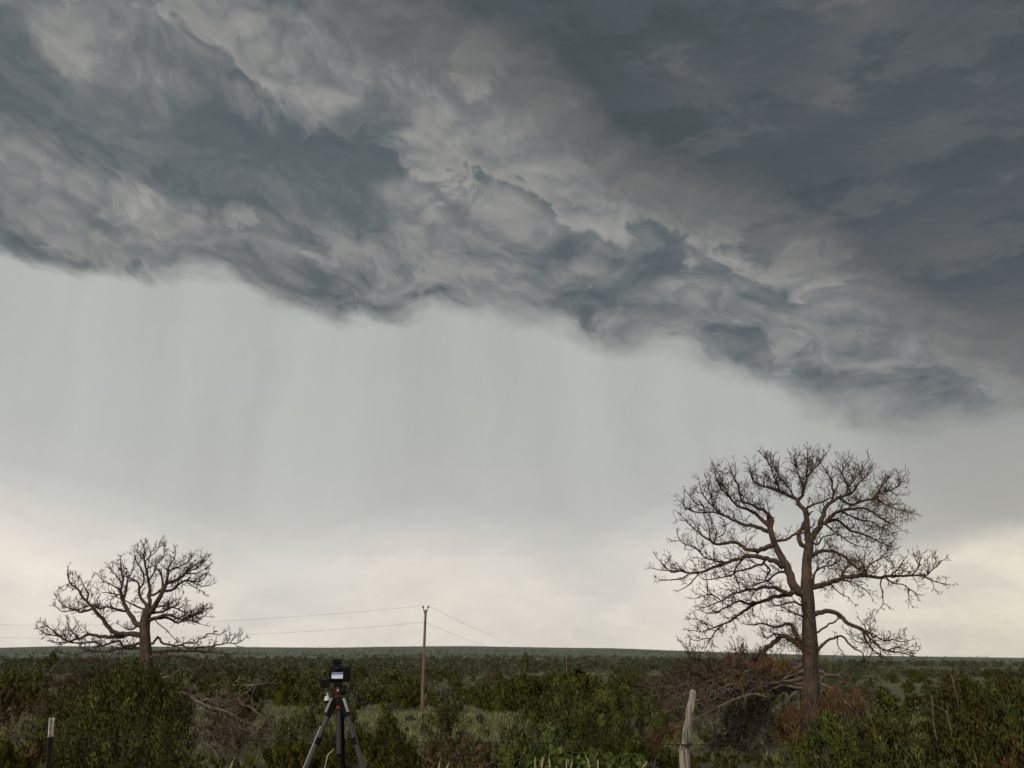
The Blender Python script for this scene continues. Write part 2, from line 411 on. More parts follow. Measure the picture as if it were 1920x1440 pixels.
def bark(name, c1, c2, c3, scale=30.0, bump=0.6, stretch=(1, 1, 0.22)):
    def f(n, b):
        g = n.new('ShaderNodeTexCoord').outputs['Object']
        v = n.mapped(g, scale=stretch)
        t = n.noise(v, scale, 6.0, 0.65, dist=0.4)
        t2 = n.noise(g, 2.2, 3.0, 0.5)
        c = n.mix(n.smooth(t, 0.32, 0.68), c1, c2)
        c = n.mix(n.smooth(t2, 0.5, 0.72, 0.0, 0.75), c, c3)
        n.put(b.inputs['Base Color'], c)
        bp = n.new('ShaderNodeBump'); bp.inputs['Strength'].default_value = bump; bp.inputs['Distance'].default_value = 0.02
        n.put(bp.inputs['Height'], t); n.put(b.inputs['Normal'], bp.outputs[0])
    return material(name, f, 0.9, 0.2)

M = {}
M['juniper'] = foliage('juniper_foliage', [(0.0, (0.0408, 0.0456, 0.0096, 1)), (0.45, (0.0792, 0.084, 0.0144, 1)), (0.8, (0.132, 0.1296, 0.0216, 1)), (1.0, (0.192, 0.174, 0.0336, 1))])
M['juniper_bright'] = foliage('young_juniper_foliage', [(0.0, (0.054, 0.072, 0.0144, 1)), (0.5, (0.114, 0.1344, 0.024, 1)), (1.0, (0.216, 0.222, 0.0504, 1))])
M['pinyon'] = foliage('pinyon_foliage', [(0.0, (0.0504, 0.0576, 0.0168, 1)), (0.5, (0.1056, 0.1056, 0.0264, 1)), (0.85, (0.168, 0.1512, 0.0408, 1)), (1.0, (0.228, 0.18, 0.06, 1))])
M['brown'] = foliage('dry_foliage', [(0.0, (0.06, 0.0432, 0.0192, 1)), (0.6, (0.12, 0.0888, 0.036, 1)), (1.0, (0.204, 0.132, 0.054, 1))])
M['grey_green'] = foliage('grey_green_foliage', [(0.0, (0.066, 0.0744, 0.0408, 1)), (0.6, (0.12, 0.126, 0.0696, 1)), (1.0, (0.186, 0.18, 0.114, 1))])
M['far_foliage'] = foliage('far_foliage', [(0.0, (0.054, 0.06, 0.0264, 1)), (0.5, (0.084, 0.0888, 0.0408, 1)), (1.0, (0.138, 0.1344, 0.066, 1))])
M['leaf'] = foliage('broad_leaf', [(0.0, (0.050, 0.072, 0.018, 1)), (0.5, (0.098, 0.128, 0.032, 1)), (1.0, (0.18, 0.205, 0.07, 1))])
M['needles'] = foliage('rust_needles', [(0.0, (0.07, 0.036, 0.015, 1)), (0.5, (0.15, 0.075, 0.028, 1)), (1.0, (0.27, 0.145, 0.056, 1))])
M['grass'] = foliage('grass_blades', [(0.0, (0.09, 0.10, 0.035, 1)), (0.5, (0.19, 0.19, 0.075, 1)), (1.0, (0.36, 0.32, 0.17, 1))])
M['straw'] = plain('straw', (0.55, 0.47, 0.28, 1), 0.8)
M['bark'] = bark('dead_bark', (0.040, 0.028, 0.021, 1), (0.150, 0.106, 0.078, 1), (0.18, 0.108, 0.065, 1), 26.0, 1.0)
M['twig'] = bark('dead_twig', (0.050, 0.030, 0.022, 1), (0.115, 0.070, 0.050, 1), (0.14, 0.074, 0.042, 1), 20.0, 0.2)
M['grey_wood'] = bark('bleached_wood', (0.10, 0.078, 0.058, 1), (0.26, 0.205, 0.155, 1), (0.185, 0.13, 0.088, 1), 24.0, 0.5)
M['green_bark'] = bark('juniper_bark', (0.05, 0.038, 0.028, 1), (0.12, 0.09, 0.065, 1), (0.10, 0.075, 0.05, 1), 24.0, 0.5)

def build_ground_mat(n, b):
    g = n.new('ShaderNodeTexCoord').outputs['Object']
    big = n.noise(g, 0.012, 5.0, 0.6, dist=0.5)
    mid = n.noise(g, 0.11, 5.0, 0.6, dist=0.3)
    fine = n.noise(g, 3.0, 6.0, 0.7)
    c = n.mix(n.smooth(mid, 0.35, 0.65), (0.060, 0.072, 0.032, 1), (0.140, 0.135, 0.070, 1))
    c = n.mix(n.smooth(fine, 0.35, 0.7, 0.0, 0.6), c, (0.19, 0.17, 0.10, 1))
    c = n.mix(n.smooth(n.noise(g, 0.045, 4.0, 0.6), 0.60, 0.70, 0.0, 0.8), c, (0.30, 0.20, 0.135, 1))     # bare earth
    # beyond a few hundred metres the bushes merge into a mottled grey green range
    sep = n.new('ShaderNodeSeparateXYZ'); n.put(sep.inputs[0], g)
    far = n.smooth(sep.outputs[1], 350.0, 1300.0)
    fn = n.noise(n.mapped(g, scale=(0.4, 1, 1)), 0.02, 6.0, 0.65)
    fb = n.noise(n.mapped(g, scale=(0.25, 1, 1)), 0.0022, 4.0, 0.55)
    fc = n.mix(n.smooth(fn, 0.4, 0.66), (0.11, 0.125, 0.082, 1), (0.19, 0.205, 0.14, 1))
    fc = n.mix(n.smooth(fb, 0.42, 0.62, 0.0, 0.4), fc, (0.095, 0.108, 0.078, 1))
    c = n.mix(far, c, fc)
    n.put(b.inputs['Base Color'], c)
    bp = n.new('ShaderNodeBump'); bp.inputs['Strength'].default_value = 0.5; bp.inputs['Distance'].default_value = 0.05
    n.put(bp.inputs['Height'], fine); n.put(b.inputs['Normal'], bp.outputs[0])
M['ground'] = material('ground', build_ground_mat, 0.95, 0.1)

# ------------------------------------------------------------------ the land
SKYLINE = [(-400, 1218), (0, 1214), (110, 1211), (300, 1212), (480, 1213), (620, 1214), (740, 1212), (870, 1211), (1050, 1214), (1150, 1215), (1280, 1220),
           (1500, 1227), (1700, 1230), (1920, 1233), (2300, 1237)]
_sx = np.array([math.degrees(math.atan2(ray(*p).x, 1)) for p in SKYLINE])
_sz = np.array([ray(*p).z / math.hypot(1, ray(*p).x) for p in SKYLINE])      # slope of the skyline above eye level
NEAR_R = np.array([0, 9, 14, 18, 30, 65, 100, 150, 250, 330, 450])
NEAR_Z = np.array([0, 0, -0.25, -0.5, -1.25, -3.1, -3.8, -4.3, -4.5, -4.3, -3.9])
def ground_z(x, y):
    x = np.asarray(x, dtype=np.float64); y = np.asarray(y, dtype=np.float64)
    r = np.hypot(x, y); az = np.degrees(np.arctan2(x, y))
    sl = np.interp(az, _sx, _sz)
    px = 1.0 / FPX
    drop = np.clip((az - 8) / 25, 0, 1) * 5 * px                              # the plain falls away to the right
    z1 = np.interp(r, NEAR_R, NEAR_Z) - drop * np.clip(r - 100, 0, 350)
    zs = [z1]
    R = np.array([450, 800, 1500, 2500, 4000, 6000, 12000])
    fz = [-3.9 + (-drop * 350), EYE + 800 * (-11 * px - drop), EYE + 1500 * (sl - 15 * px), EYE + 2500 * (sl - 7.5 * px), EYE + 4000 * sl, EYE + 6000 * (sl - 12 * px), EYE + 12000 * (sl - 20 * px)]
    fz = [np.broadcast_to(f, r.shape) for f in fz]
    z2 = fz[-1].copy()
    for i in range(len(R) - 2, -1, -1):
        t = np.clip((r - R[i]) / (R[i + 1] - R[i]), 0, 1)
        z2 = np.where(r < R[i + 1], fz[i] * (1 - t) + fz[i + 1] * t, z2)
    z = np.where(r < 450, z1, z2)
    und = np.sin(x * 0.11 + 1.3) * np.cos(y * 0.09) * 0.10 + np.sin(x * 0.031 + y * 0.023) * 0.35
    return z + und * np.clip((r - 10) / 60, 0, 1) * np.clip((500 - r) / 200, 0, 1)
def gz(x, y): return float(ground_z(np.array([x]), np.array([y]))[0])

def build_ground():
    az = np.radians(np.concatenate([np.arange(-180, -44, 4.0), np.arange(-44, 44, 0.5), np.arange(44, 180, 4.0)]))
    rr = np.concatenate([[0.4], np.geomspace(1.0, 6600, 180)])
    A, R = np.meshgrid(az, rr)
    X = R * np.sin(A); Y = R * np.cos(A); Z = ground_z(X, Y)
    V = np.stack([X, Y, Z], -1).reshape(-1, 3)
    na = len(az); i = np.arange(len(rr) - 1)[:, None] * na; j = np.arange(na)[None, :]; j2 = (j + 1) % na
    Q = np.stack([i + j, i + j2, i + na + j2, i + na + j], -1).reshape(-1, 4)
    c = len(V); V = np.concatenate([V, [[0, 0, 0.0]]])
    k = np.arange(0, na - 1, 2)
    Q = np.concatenate([Q, np.stack([np.full(len(k), c), k + 2 if False else (k + 2) % na, k + 1, k], -1)])
    me = quads('ground', V, Q[:, ::-1], smooth=True)
    o = link('ground', me, M['ground'], kind='structure')
    return o
build_ground()

# ------------------------------------------------------------------ the two dead trees and the boughs round them
C1 = lambda p: (1200 + p[0] / 6.4, 840 + p[1] / 6.4)
C2 = lambda p: (1440 + p[0] / 6.4, 830 + p[1] / 6.4)
C3 = lambda p: (1200 + p[0] / 6.4, 1040 + p[1] / 6.4)
C4 = lambda p: (1480 + p[0] / 6.0, 1020 + p[1] / 6.0)
C5 = lambda p: (60 + p[0] / 6.0, 1000 + p[1] / 6.0)
C6 = lambda p: (240 + p[0] / 6.0, 1000 + p[1] / 6.0)
C7 = lambda p: (1180 + p[0] / 5.05, 1180 + p[1] / 5.05)
C8 = lambda p: (1340 + p[0] / 6.4, 1230 + p[1] / 6.4)
C9 = lambda p: (340 + p[0] / 6.545, 1220 + p[1] / 6.545)

def spline(pts, rad, step):
    """Catmull-Rom through 3D points with radii, about one sample per step"""
    P = [Vector(p) for p in pts]; out = []; ro = []
    for i in range(len(P) - 1):
        a = P[max(i - 1, 0)]; b = P[i]; c = P[i + 1]; d = P[min(i + 2, len(P) - 1)]
        n = max(2, int((c - b).length / step))
        for k in range(n):
            t = k / n
            out.append(0.5 * ((2 * b) + (c - a) * t + (2 * a - 5 * b + 4 * c - d) * t * t + (3 * b - a - 3 * c + d) * t ** 3))
            ro.append(rad[i] * (1 - t) + rad[i + 1] * t)
    out.append(P[-1]); ro.append(rad[-1])
    return out, ro

class DeadTree:
    def __init__(s, name, Y, seed, label, base_px, trunk, mpp_scale=1.0, twig=(30, 6.0), up=0.35, group=None):
        s.rng = random.Random(seed); s.Y = Y; s.mpp = Y / FPX * 0.95
        s.nodes = []           # (px, py, point, radius)
        b = at(*base_px, Y); s.base = Vector((b.x, Y, gz(b.x, Y) - 0.05))
        s.root = empty(name, s.base, label, 'tree', group)
        s.twig_len, s.twig_gap = twig; s.up = up
        s.needle_spots = []
        s.n_limb = 0
        pts = [at(p[0], p[1], Y) for p in trunk]; rad = [p[2] * s.mpp for p in trunk]
        if pts[0].z > s.base.z:
            pts.insert(0, Vector((pts[0].x + 0.05, Y, s.base.z))); rad.insert(0, rad[0] * 1.25)
        P, R = spline(pts, rad, 0.08)
        t = Tubes()
        rng = np.random.default_rng(seed)
        ph = rng.random(7) * 6.28
        def flute(m, k):
            u = np.linspace(0, 2 * np.pi, k, endpoint=False)[None, :]; v = np.linspace(0, m * 0.08, m)[:, None]
            f = 1 + 0.07 * np.sin(3 * u + ph[0] + v * 1.1) + 0.05 * np.sin(5 * u + ph[1] - v * 2.0) + 0.03 * np.sin(9 * u + ph[2] + v * 3) + 0.05 * np.sin(v * 6 + ph[3] + 2 * u)
            return f + (rng.random((m, k)) - 0.5) * 0.07
        t.add(P, R, 18, flute)
        s.trunk = link('trunk', t.mesh('trunk', s.base), M['bark'], s.root)
        s._note(P, R)
    def _px(s, p):
        d = p - Vector((0, 0, EYE)); cp, sp = math.cos(PITCH), math.sin(PITCH)
        f = d.y * cp + d.z * sp; u = -d.y * sp + d.z * cp
        return 960 + d.x / f * FPX, 720 - u / f * FPX
    def _note(s, P, R):
        for p, r in zip(P, R): s.nodes.append((*s._px(p), p, r))
    def grow(s, T, p, d, L, r, lvl, up, wig=0.16):
        rng = s.rng; n = 4 if lvl == 0 else 3
        P = [p.copy()]; R = [r]; dirs = []
        for i in range(n):
            d = (d + Vector((rng.gauss(0, wig), rng.gauss(0, wig), rng.gauss(0, wig))) + Vector((0, 0, up))).normalized()
            p = p + d * (L / n) * rng.uniform(0.8, 1.2)
            P.append(p.copy()); R.append(max(r * (1 - 0.62 * (i + 1) / n), 0.0042)); dirs.append(d.copy())
        T.add(P, R, 4 if lvl == 0 else 3)
        if lvl >= 2: return P[-1]
        kids = rng.randint(3, 4) if lvl == 0 else rng.randint(1, 2)
        for k in range(kids):
            i = rng.randint(1, n)
            base = P[i] if i < n else P[n - 1].lerp(P[n], 0.6)
            side = dirs[min(i, n - 1)].cross(Vector((rng.gauss(0, 1), rng.gauss(0, 1), rng.gauss(0, 1))))
            if side.length < 1e-3: continue
            dd = (dirs[min(i, n - 1)] * rng.uniform(0.5, 1.0) + side.normalized() * rng.uniform(0.5, 0.95)).normalized()
            s.grow(T, base, dd, L * rng.uniform(0.38, 0.68), max(r * 0.66, 0.0046), lvl + 1, up * 0.8, wig)
        return P[-1]
    def limb(s, conv, pts, r0, r1, sway=None, twigs=1.0, start=0.12, up=None, L=1.0, needles=0.0, root=None, name='limb', mat=None, join=False):
        rng = s.rng; up = s.up if up is None else up
        px = [conv(p) for p in pts]
        near = min(s.nodes, key=lambda q: (q[0] - px[0][0]) ** 2 + (q[1] - px[0][1]) ** 2)
        y0 = near[2].y
        if sway is None: sway = rng.choice((-1, 1)) * rng.uniform(0.15, 0.75)
        acc = 0.0; P3 = []; Rr = []
        n = len(px); cum = [0.0]
        for a, b in zip(px, px[1:]): cum.append(cum[-1] + math.hypot(b[0] - a[0], b[1] - a[1]))
        ph = rng.uniform(0, 6.28)
        for i, q in enumerate(px):
            f = cum[i] / cum[-1]
            y = y0 + sway * cum[i] * s.mpp * 0.8 + math.sin(ph + f * 5) * 0.12 * f
            P3.append(at(q[0], q[1], y)); Rr.append((r0 + (r1 - r0) * f ** 0.8) * s.mpp)
        gap = math.hypot(near[0] - px[0][0], near[1] - px[0][1])
        if gap < 8:
            P3[0] = near[2].copy(); Rr[0] = min(Rr[0], near[3] * 0.9)
        elif gap < near[3] / s.mpp + 18 or join:
            P3.insert(0, near[2].copy()); Rr.insert(0, min(Rr[0] * 1.15, near[3] * 0.9))
        P, R = spline(P3, Rr, 0.07)
        jit = lambda k: Vector((rng.gauss(0, 1), rng.gauss(0, 1), rng.gauss(0, 1))) * k
        kink = 0.075 if mat is M['grey_wood'] else 0.028
        sd = rng.uniform(0, 90)
        for i in range(1, len(P)):
            P[i] = P[i] + jit(min(R[i] * 0.30, 0.010)) + mnoise.noise_vector(Vector((i * 0.24, sd, 0))) * kink * min(1, i / 8)
        T = Tubes(); T.add(P, R, 8 if r0 > 2.5 else 6)
        org = s.base
        lo = link(name, T.mesh(name, org), mat or (M['bark'] if r0 > 2.0 else M['twig']), root or s.root)
        s._note(P, R); s.n_limb += 1
        # twigs along it
        W = Tubes()
        total = cum[-1]
        k = int(total / s.twig_gap * twigs)
        for q in range(k):
            f = start + (1 - start) * (q + rng.random()) / max(k, 1)
            i = min(int(f * (len(P) - 1)), len(P) - 2)
            tng = (P[i + 1] - P[i]).normalized()
            side = tng.cross(Vector((rng.gauss(0, 1), rng.gauss(0, 1), rng.gauss(0, 1)))).normalized()
            if up > 0 and side.z < -0.2 and rng.random() < 0.6: side = -side
            d = (tng * rng.uniform(0.35, 1.0) + side * rng.uniform(0.6, 1.0)).normalized()
            ln = s.twig_len * s.mpp * L * rng.uniform(0.45, 1.15) * (1.0 - 0.35 * f)
            e = s.grow(W, P[i], d, ln, min(R[i] * 0.6, 0.0092), 0, up)
            if needles and rng.random() < needles: s.needle_spots.append(e)
        s.grow(W, P[-1], (P[-1] - P[-2]).normalized(), s.twig_len * s.mpp * L * 0.55, R[-1] * 0.9, 0, up)
        me = W.mesh('twig_spray', org)
        if me: link('twig_spray', me, M['twig'] if mat is None else mat, lo, kind='stuff')
        return lo
    def needles(s, spots, name, per=26, size=0.10, hang=0.5, root=None, tight=0.45):
        rng = np.random.default_rng(len(spots) * 7 + 3)
        c = np.repeat(np.array([tuple(p) for p in spots]), per, axis=0)
        n = len(c)
        c = c + rng.normal(0, size * tight, (n, 3)) * np.array([1, 1, 1.6])
        d = rng.normal(0, 0.6, (n, 3)); d[:, 2] -= hang; d /= np.linalg.norm(d, axis=1, keepdims=True)
        V, Q, t = sprays(rng, c, d, size * rng.uniform(0.5, 1.1, n), 0.012, np.clip(rng.normal(0.5, 0.25, n), 0, 1))
        return link(name, quads(name, V, Q, t, origin=s.base), M['needles'], root or s.root, kind='stuff')

def sprays(rng, c, d, L, W, tint):
    """leaf-sized diamonds: base c, direction d, length L, width W"""
    n = len(c); L = np.broadcast_to(L, (n,)); W = np.broadcast_to(W, (n,))
    s = np.cross(d, rng.normal(0, 1, (n, 3))); s /= np.maximum(np.linalg.norm(s, axis=1, keepdims=True), 1e-6)
    m = c + d * (L * 0.45)[:, None] + rng.normal(0, 0.08, (n, 3)) * L[:, None]
    V = np.stack([c, m + s * (W * 0.5)[:, None], c + d * L[:, None], m - s * (W * 0.5)[:, None]], 1).reshape(-1, 3)
    Q = np.arange(n * 4).reshape(-1, 4)
    return V, Q, np.repeat(tint, 4)

def big_tree():
    t = DeadTree('dead_pine_tree', 18.0, 11, 'tall dead pine with broad bare brown crown and rusty needle tufts', (1524, 1396),
                 [(1526, 1400, 20), (1521, 1330, 16.5), (1519, 1260, 14.5), (1518, 1200, 12.8), (1516, 1150, 11.6), (1513, 1110, 11.4), (1512, 1080, 9.8), (1513, 1050, 9.0), (1516, 1030, 8.4), (1517, 1020, 7.6)], twig=(38, 6.4), up=0.10)
    l = t.limb
    l(C2, [(490, 1250), (480, 1120), (462, 1000), (465, 900), (435, 800), (370, 720), (320, 660), (200, 600), (80, 560), (-20, 530)], 7.2, 2.2, 0.1, 0.5, 0.5, up=0.14)
    l(C2, [(400, 1230), (368, 1130), (385, 1060), (440, 950)], 4.6, 3.6, 0.2, 0.15)
    l(C2, [(370, 700), (420, 620), (430, 540), (455, 460), (465, 340), (480, 230), (470, 150)], 3.4, 0.9, 0.1, 1.5, up=0.16)
    l(C2, [(430, 540), (380, 420), (340, 300), (330, 180)], 1.8, 0.8, None, 1.4, up=0.18)
    l(C2, [(460, 420), (540, 330), (610, 240), (690, 150)], 1.8, 0.8, None, 1.4, up=0.18)
    l(C2, [(320, 660), (230, 520), (150, 420), (80, 300), (60, 220)], 2.0, 0.8, None, 1.4, up=0.16)
    l(C1, [(1850, 640), (1700, 540), (1560, 480), (1430, 440), (1340, 360), (1320, 230)], 3.2, 0.9, -0.2, 1.5, up=0.14)
    l(C1, [(1700, 540), (1640, 420), (1600, 300), (1540, 180), (1490, 110)], 1.8, 0.8, None, 1.4, up=0.14)
    l(C2, [(520, 1200), (560, 1090), (630, 1000), (650, 900), (690, 800), (760, 720), (850, 670), (950, 620)], 7.0, 2.2, -0.15, 0.5, 0.5)
    l(C2, [(680, 960), (760, 880), (860, 820), (1000, 800), (1130, 790), (1250, 830), (1350, 900), (1470, 960)], 4.2, 1.0, -0.5, 1.3, up=-0.02, needles=0.10)
    l(C2, [(700, 980), (800, 930), (900, 980), (1000, 1040), (1120, 1090), (1220, 1140), (1350, 1200), (1500, 1260)], 3.2, 0.9, 0.3, 1.3, up=-0.02, needles=0.08)
    l(C2, [(850, 690), (1000, 740), (1130, 700), (1270, 680), (1340, 620), (1450, 580), (1560, 510), (1600, 470)], 3.2, 0.9, -0.2, 1.4, up=0.08, needles=0.10)
    l(C2, [(760, 720), (780, 640), (775, 540), (770, 460), (720, 380), (680, 300)], 2.6, 0.9, 0.3, 1.3, up=0.16)
    l(C2, [(950, 620), (960, 540), (930, 450), (900, 340), (950, 250)], 2.2, 0.8, 0.4, 1.5, up=0.16)
    l(C2, [(1000, 620), (1100, 480), (1180, 400), (1230, 350)], 2.0, 0.8, -0.5, 1.5, up=0.14)
    l(C2, [(960, 540), (1060, 420), (1120, 330), (1150, 280)], 1.8, 0.8, 0.5, 1.4, up=0.14)
    l(C2, [(1340, 700), (1440, 760), (1560, 800), (1660, 825)], 1.6, 0.8, 0.1, 0.9, up=0.0, needles=0.3)
    l(C2, [(1270, 680), (1350, 560), (1400, 480), (1460, 400)], 1.5, 0.8, 0.3, 1.3, up=0.1, needles=0.1)
    l(C2, [(470, 790), (520, 750), (620, 720), (700, 690)], 2.6, 1.4, 0.3, 0.9)
    l(C2, [(600, 1230), (660, 1140), (760, 1095), (810, 1105)], 1.8, 0.8, 0.4, 0.7)
    l(C2, [(700, 1010), (800, 1070), (900, 1130), (1000, 1200), (1080, 1230)], 2.0, 0.8, -0.6, 1.2, up=0.0)
    l(C2, [(870, 830), (1000, 880), (1100, 930), (1250, 940), (1350, 1010), (1450, 1040)], 2.2, 0.8, 0.6, 1.3, up=0.0, needles=0.2)
    l(C1, [(1900, 1730), (1830, 1610), (1780, 1480), (1720, 1360), (1650, 1230), (1600, 1120), (1560, 1020), (1560, 940)], 9.2, 5.2, 0.25, 0.25, 0.3)
    l(C1, [(1560, 960), (1590, 870), (1540, 800), (1450, 730), (1330, 680), (1220, 640), (1200, 540), (1150, 400), (1100, 300)], 4.4, 1.0, -0.3, 1.2, up=0.1)
    l(C1, [(1550, 950), (1480, 880), (1380, 790), (1290, 740), (1180, 700), (1080, 600), (1000, 520), (950, 430), (900, 330)], 4.4, 1.0, 0.3, 1.2, up=0.1, needles=0.04)
    l(C1, [(1080, 600), (1000, 450), (960, 340), (920, 260)], 1.8, 0.8, -0.4, 1.3, up=0.1)
    l(C1, [(1560, 1000), (1450, 960), (1330, 930), (1200, 910), (1100, 860), (1000, 800), (900, 720), (820, 640), (760, 560), (720, 480)], 4.6, 1.0, 0.2, 1.2, up=0.06)
    l(C1, [(900, 720), (860, 600), (820, 480), (800, 400)], 1.6, 0.8, 0.5, 1.3, up=0.1)
    l(C1, [(1000, 800), (880, 770), (760, 780), (640, 760), (560, 720), (510, 680)], 2.2, 0.8, -0.3, 1.2, up=0.08)
    l(C1, [(760, 700), (660, 660), (600, 590), (570, 540)], 1.4, 0.7, 0.3, 1.2, up=0.08)
    l(C1, [(1550, 1180), (1420, 1230), (1300, 1220), (1230, 1180), (1190, 1140), (1080, 1140), (930, 1160), (840, 1110), (760, 1050), (650, 980), (580, 910), (530, 860)], 5.2, 0.9, -0.15, 0.8, 0.3, up=0.12)
    l(C1, [(900, 1120), (920, 1010), (885, 920), (850, 860)], 1.5, 0.7, 0.3, 0.9)
    l(C1, [(830, 1090), (830, 980), (800, 880), (760, 800)], 1.5, 0.7, -0.4, 0.9)
    l(C1, [(920, 1080), (1000, 1030), (1030, 960), (1010, 890)], 1.2, 0.7, -0.4, 0.7)
    l(C1, [(1630, 1120), (1750, 1110), (1830, 1050), (1900, 1040), (1990, 1000)], 3.4, 1.6, -0.5, 0.8)
    l(C3, [(1700, 130), (1600, 70), (1450, 40), (1300, 20), (1180, 50), (1050, 90), (900, 150), (750, 200), (600, 220), (480, 200), (380, 210), (300, 150), (240, 80)], 5.6, 0.9, 0.2, 1.0, 0.2, up=0.13)
    l(C3, [(600, 220), (520, 280), (400, 300), (300, 310), (230, 300)], 1.5, 0.7, -0.3, 0.6, L=0.7)
    l(C3, [(700, 240), (620, 330), (540, 390), (480, 415)], 1.4, 0.7, 0.3, 0.4, L=0.6)
    l(C3, [(480, 200), (380, 190), (250, 190), (160, 175)], 1.4, 0.7, 0.3, 0.7, L=0.6)
    l(C3, [(600, 220), (500, 180), (400, 160), (360, 90), (320, 30)], 1.3, 0.7, 0.2, 0.8, L=0.7)
    l(C3, [(1050, 90), (900, 80), (780, 20), (700, -60), (620, -100), (520, -140), (470, -190)], 2.2, 0.8, -0.3, 1.2, up=0.1)
    l(C3, [(1250, 40), (1170, 130), (1130, 220), (1170, 330), (1200, 430)], 2.2, 1.0, 0.4, 0.9)
    l(C3, [(1480, 110), (1330, 150), (1180, 200), (1050, 260), (900, 290), (800, 310), (740, 280)], 2.6, 0.9, -0.4, 0.9)
    l(C3, [(800, 310), (815, 400), (815, 470)], 1.0, 0.9, 0.0, 0.1)
    l(C3, [(1800, 470), (1680, 420), (1540, 390), (1400, 410), (1250, 440), (1120, 470), (1020, 530), (940, 560), (880, 600), (790, 630)], 4.6, 0.9, -0.3, 1.2, up=0.05)
    l(C3, [(980, 530), (900, 500), (820, 480), (740, 500), (660, 530)], 1.5, 0.7, 0.2, 0.8, L=0.8)
    l(C3, [(1830, 510), (1700, 490), (1560, 520), (1430, 560), (1330, 620), (1240, 680), (1150, 740), (1080, 800), (990, 850), (910, 920), (850, 1000), (810, 1060)], 4.8, 0.9, 0.25, 0.9, 0.2, up=0.0)
    l(C3, [(1430, 555), (1370, 570), (1310, 600), (1230, 560), (1160, 570), (1080, 620), (1000, 640), (920, 690), (840, 700), (770, 690)], 3.0, 0.8, -0.4, 1.1, up=0.03)
    l(C3, [(990, 850), (900, 870), (830, 890), (780, 820), (700, 780), (640, 770)], 1.8, 0.7, 0.2, 0.9, L=0.75)
    l(C3, [(830, 890), (740, 930), (660, 910), (590, 905)], 1.2, 0.6, -0.2, 0.7, L=0.6)
    l(C3, [(860, 990), (770, 1010), (690, 1030), (620, 1015)], 1.2, 0.6, 0.2, 0.9, L=0.6)
    l(C3, [(1560, 190), (1500, 290), (1560, 330)], 2.0, 1.0, -0.3, 0.7)
    l(C3, [(1720, 210), (1620, 230), (1540, 300), (1430, 350), (1330, 380), (1240, 350)], 2.6, 0.8, -0.6, 1.1)
    l(C3, [(1950, 620), (1840, 570), (1740, 600), (1600, 600), (1570, 540)], 2.4, 0.8, -0.5, 1.0)
    l(C3, [(1980, 800), (1900, 720), (1820, 700), (1720, 640)], 2.4, 0.8, -0.5, 1.6, start=0.0)
    l(C4, [(200, 500), (320, 470), (440, 440), (560, 390), (680, 370), (850, 360), (1000, 380), (1130, 370), (1280, 360), (1420, 360), (1540, 350), (1620, 280), (1690, 210)], 6.0, 0.9, -0.15, 1.1, 0.15, up=0.10)
    l(C4, [(1500, 370), (1600, 410), (1700, 440), (1780, 460)], 1.6, 0.7, 0.2, 0.9, L=0.7, up=0.03)
    l(C4, [(1060, 390), (1025, 460), (1050, 560), (1050, 670), (1020, 730)], 1.4, 0.7, 0.1, 0.35, up=-0.1, L=0.5)
    l(C4, [(1050, 670), (1100, 690), (1130, 720)], 0.9, 0.6, 0.1, 0.3, L=0.4)
    l(C4, [(1080, 390), (1160, 440), (1260, 450), (1340, 490), (1340, 560), (1350, 630)], 1.6, 0.7, -0.2, 0.7, up=-0.06, L=0.6)
    l(C4, [(1340, 490), (1390, 540), (1430, 580)], 1.0, 0.6, 0.2, 0.7, up=-0.06, L=0.5)
    l(C4, [(560, 410), (680, 420), (780, 460), (860, 520), (900, 570)], 1.9, 0.7, 0.4, 1.0, up=-0.04, L=0.7)
    l(C4, [(480, 470), (580, 560), (660, 600), (710, 660)], 1.3, 0.6, 0.2, 0.5, up=-0.04, L=0.5)
    l(C4, [(1150, 350), (1200, 300), (1250, 240), (1300, 160)], 1.6, 0.7, 0.4, 1.2, L=0.8)
    l(C4, [(1400, 350), (1450, 280), (1465, 200), (1485, 150)], 1.6, 0.7, -0.3, 1.2, L=0.75)
    l(C4, [(850, 350), (900, 240), (1000, 180), (1110, 130)], 2.2, 0.8, 0.3, 1.2, L=0.9)
    l(C4, [(260, 130), (330, 90), (450, 80), (560, 110), (660, 180), (730, 250), (790, 300)], 4.6, 1.0, -0.3, 1.0, needles=0.4)
    l(C4, [(270, 430), (300, 320), (380, 260), (480, 250), (560, 180)], 2.6, 0.8, 0.4, 1.1, needles=0.15)
    l(C4, [(560, 390), (620, 300), (700, 230), (820, 170)], 2.0, 0.8, -0.4, 1.0, needles=0.2)
    l(C4, [(290, 790), (360, 760), (460, 755), (540, 780), (600, 840), (680, 890), (760, 930), (820, 960)], 5.0, 3.4, -0.2, 0.06, up=0.0)
    l(C4, [(820, 960), (900, 1050), (980, 1120), (1050, 1180), (1160, 1210), (1280, 1230), (1400, 1260)], 2.6, 0.8, -0.1, 1.1, up=0.0, L=0.8)
    l(C4, [(820, 960), (860, 1080), (920, 1160), (1000, 1230), (1060, 1280)], 2.2, 0.8, 0.2, 1.0, up=-0.05, L=0.7)
    l(C4, [(840, 970), (960, 1020), (1060, 1090), (1160, 1070), (1230, 1100), (1340, 1090)], 1.8, 0.7, -0.4, 1.0, up=0.05, L=0.7)
    l(C4, [(860, 980), (910, 940), (910, 870), (935, 810)], 1.3, 0.6, 0.3, 0.9, L=0.6)
    l(C4, [(880, 990), (840, 910), (790, 860)], 1.1, 0.6, 0.3, 0.7, L=0.5)
    l(C4, [(980, 1110), (900, 1110), (800, 1110), (700, 1070), (650, 1010)], 1.4, 0.6, 0.3, 0.8, L=0.6)
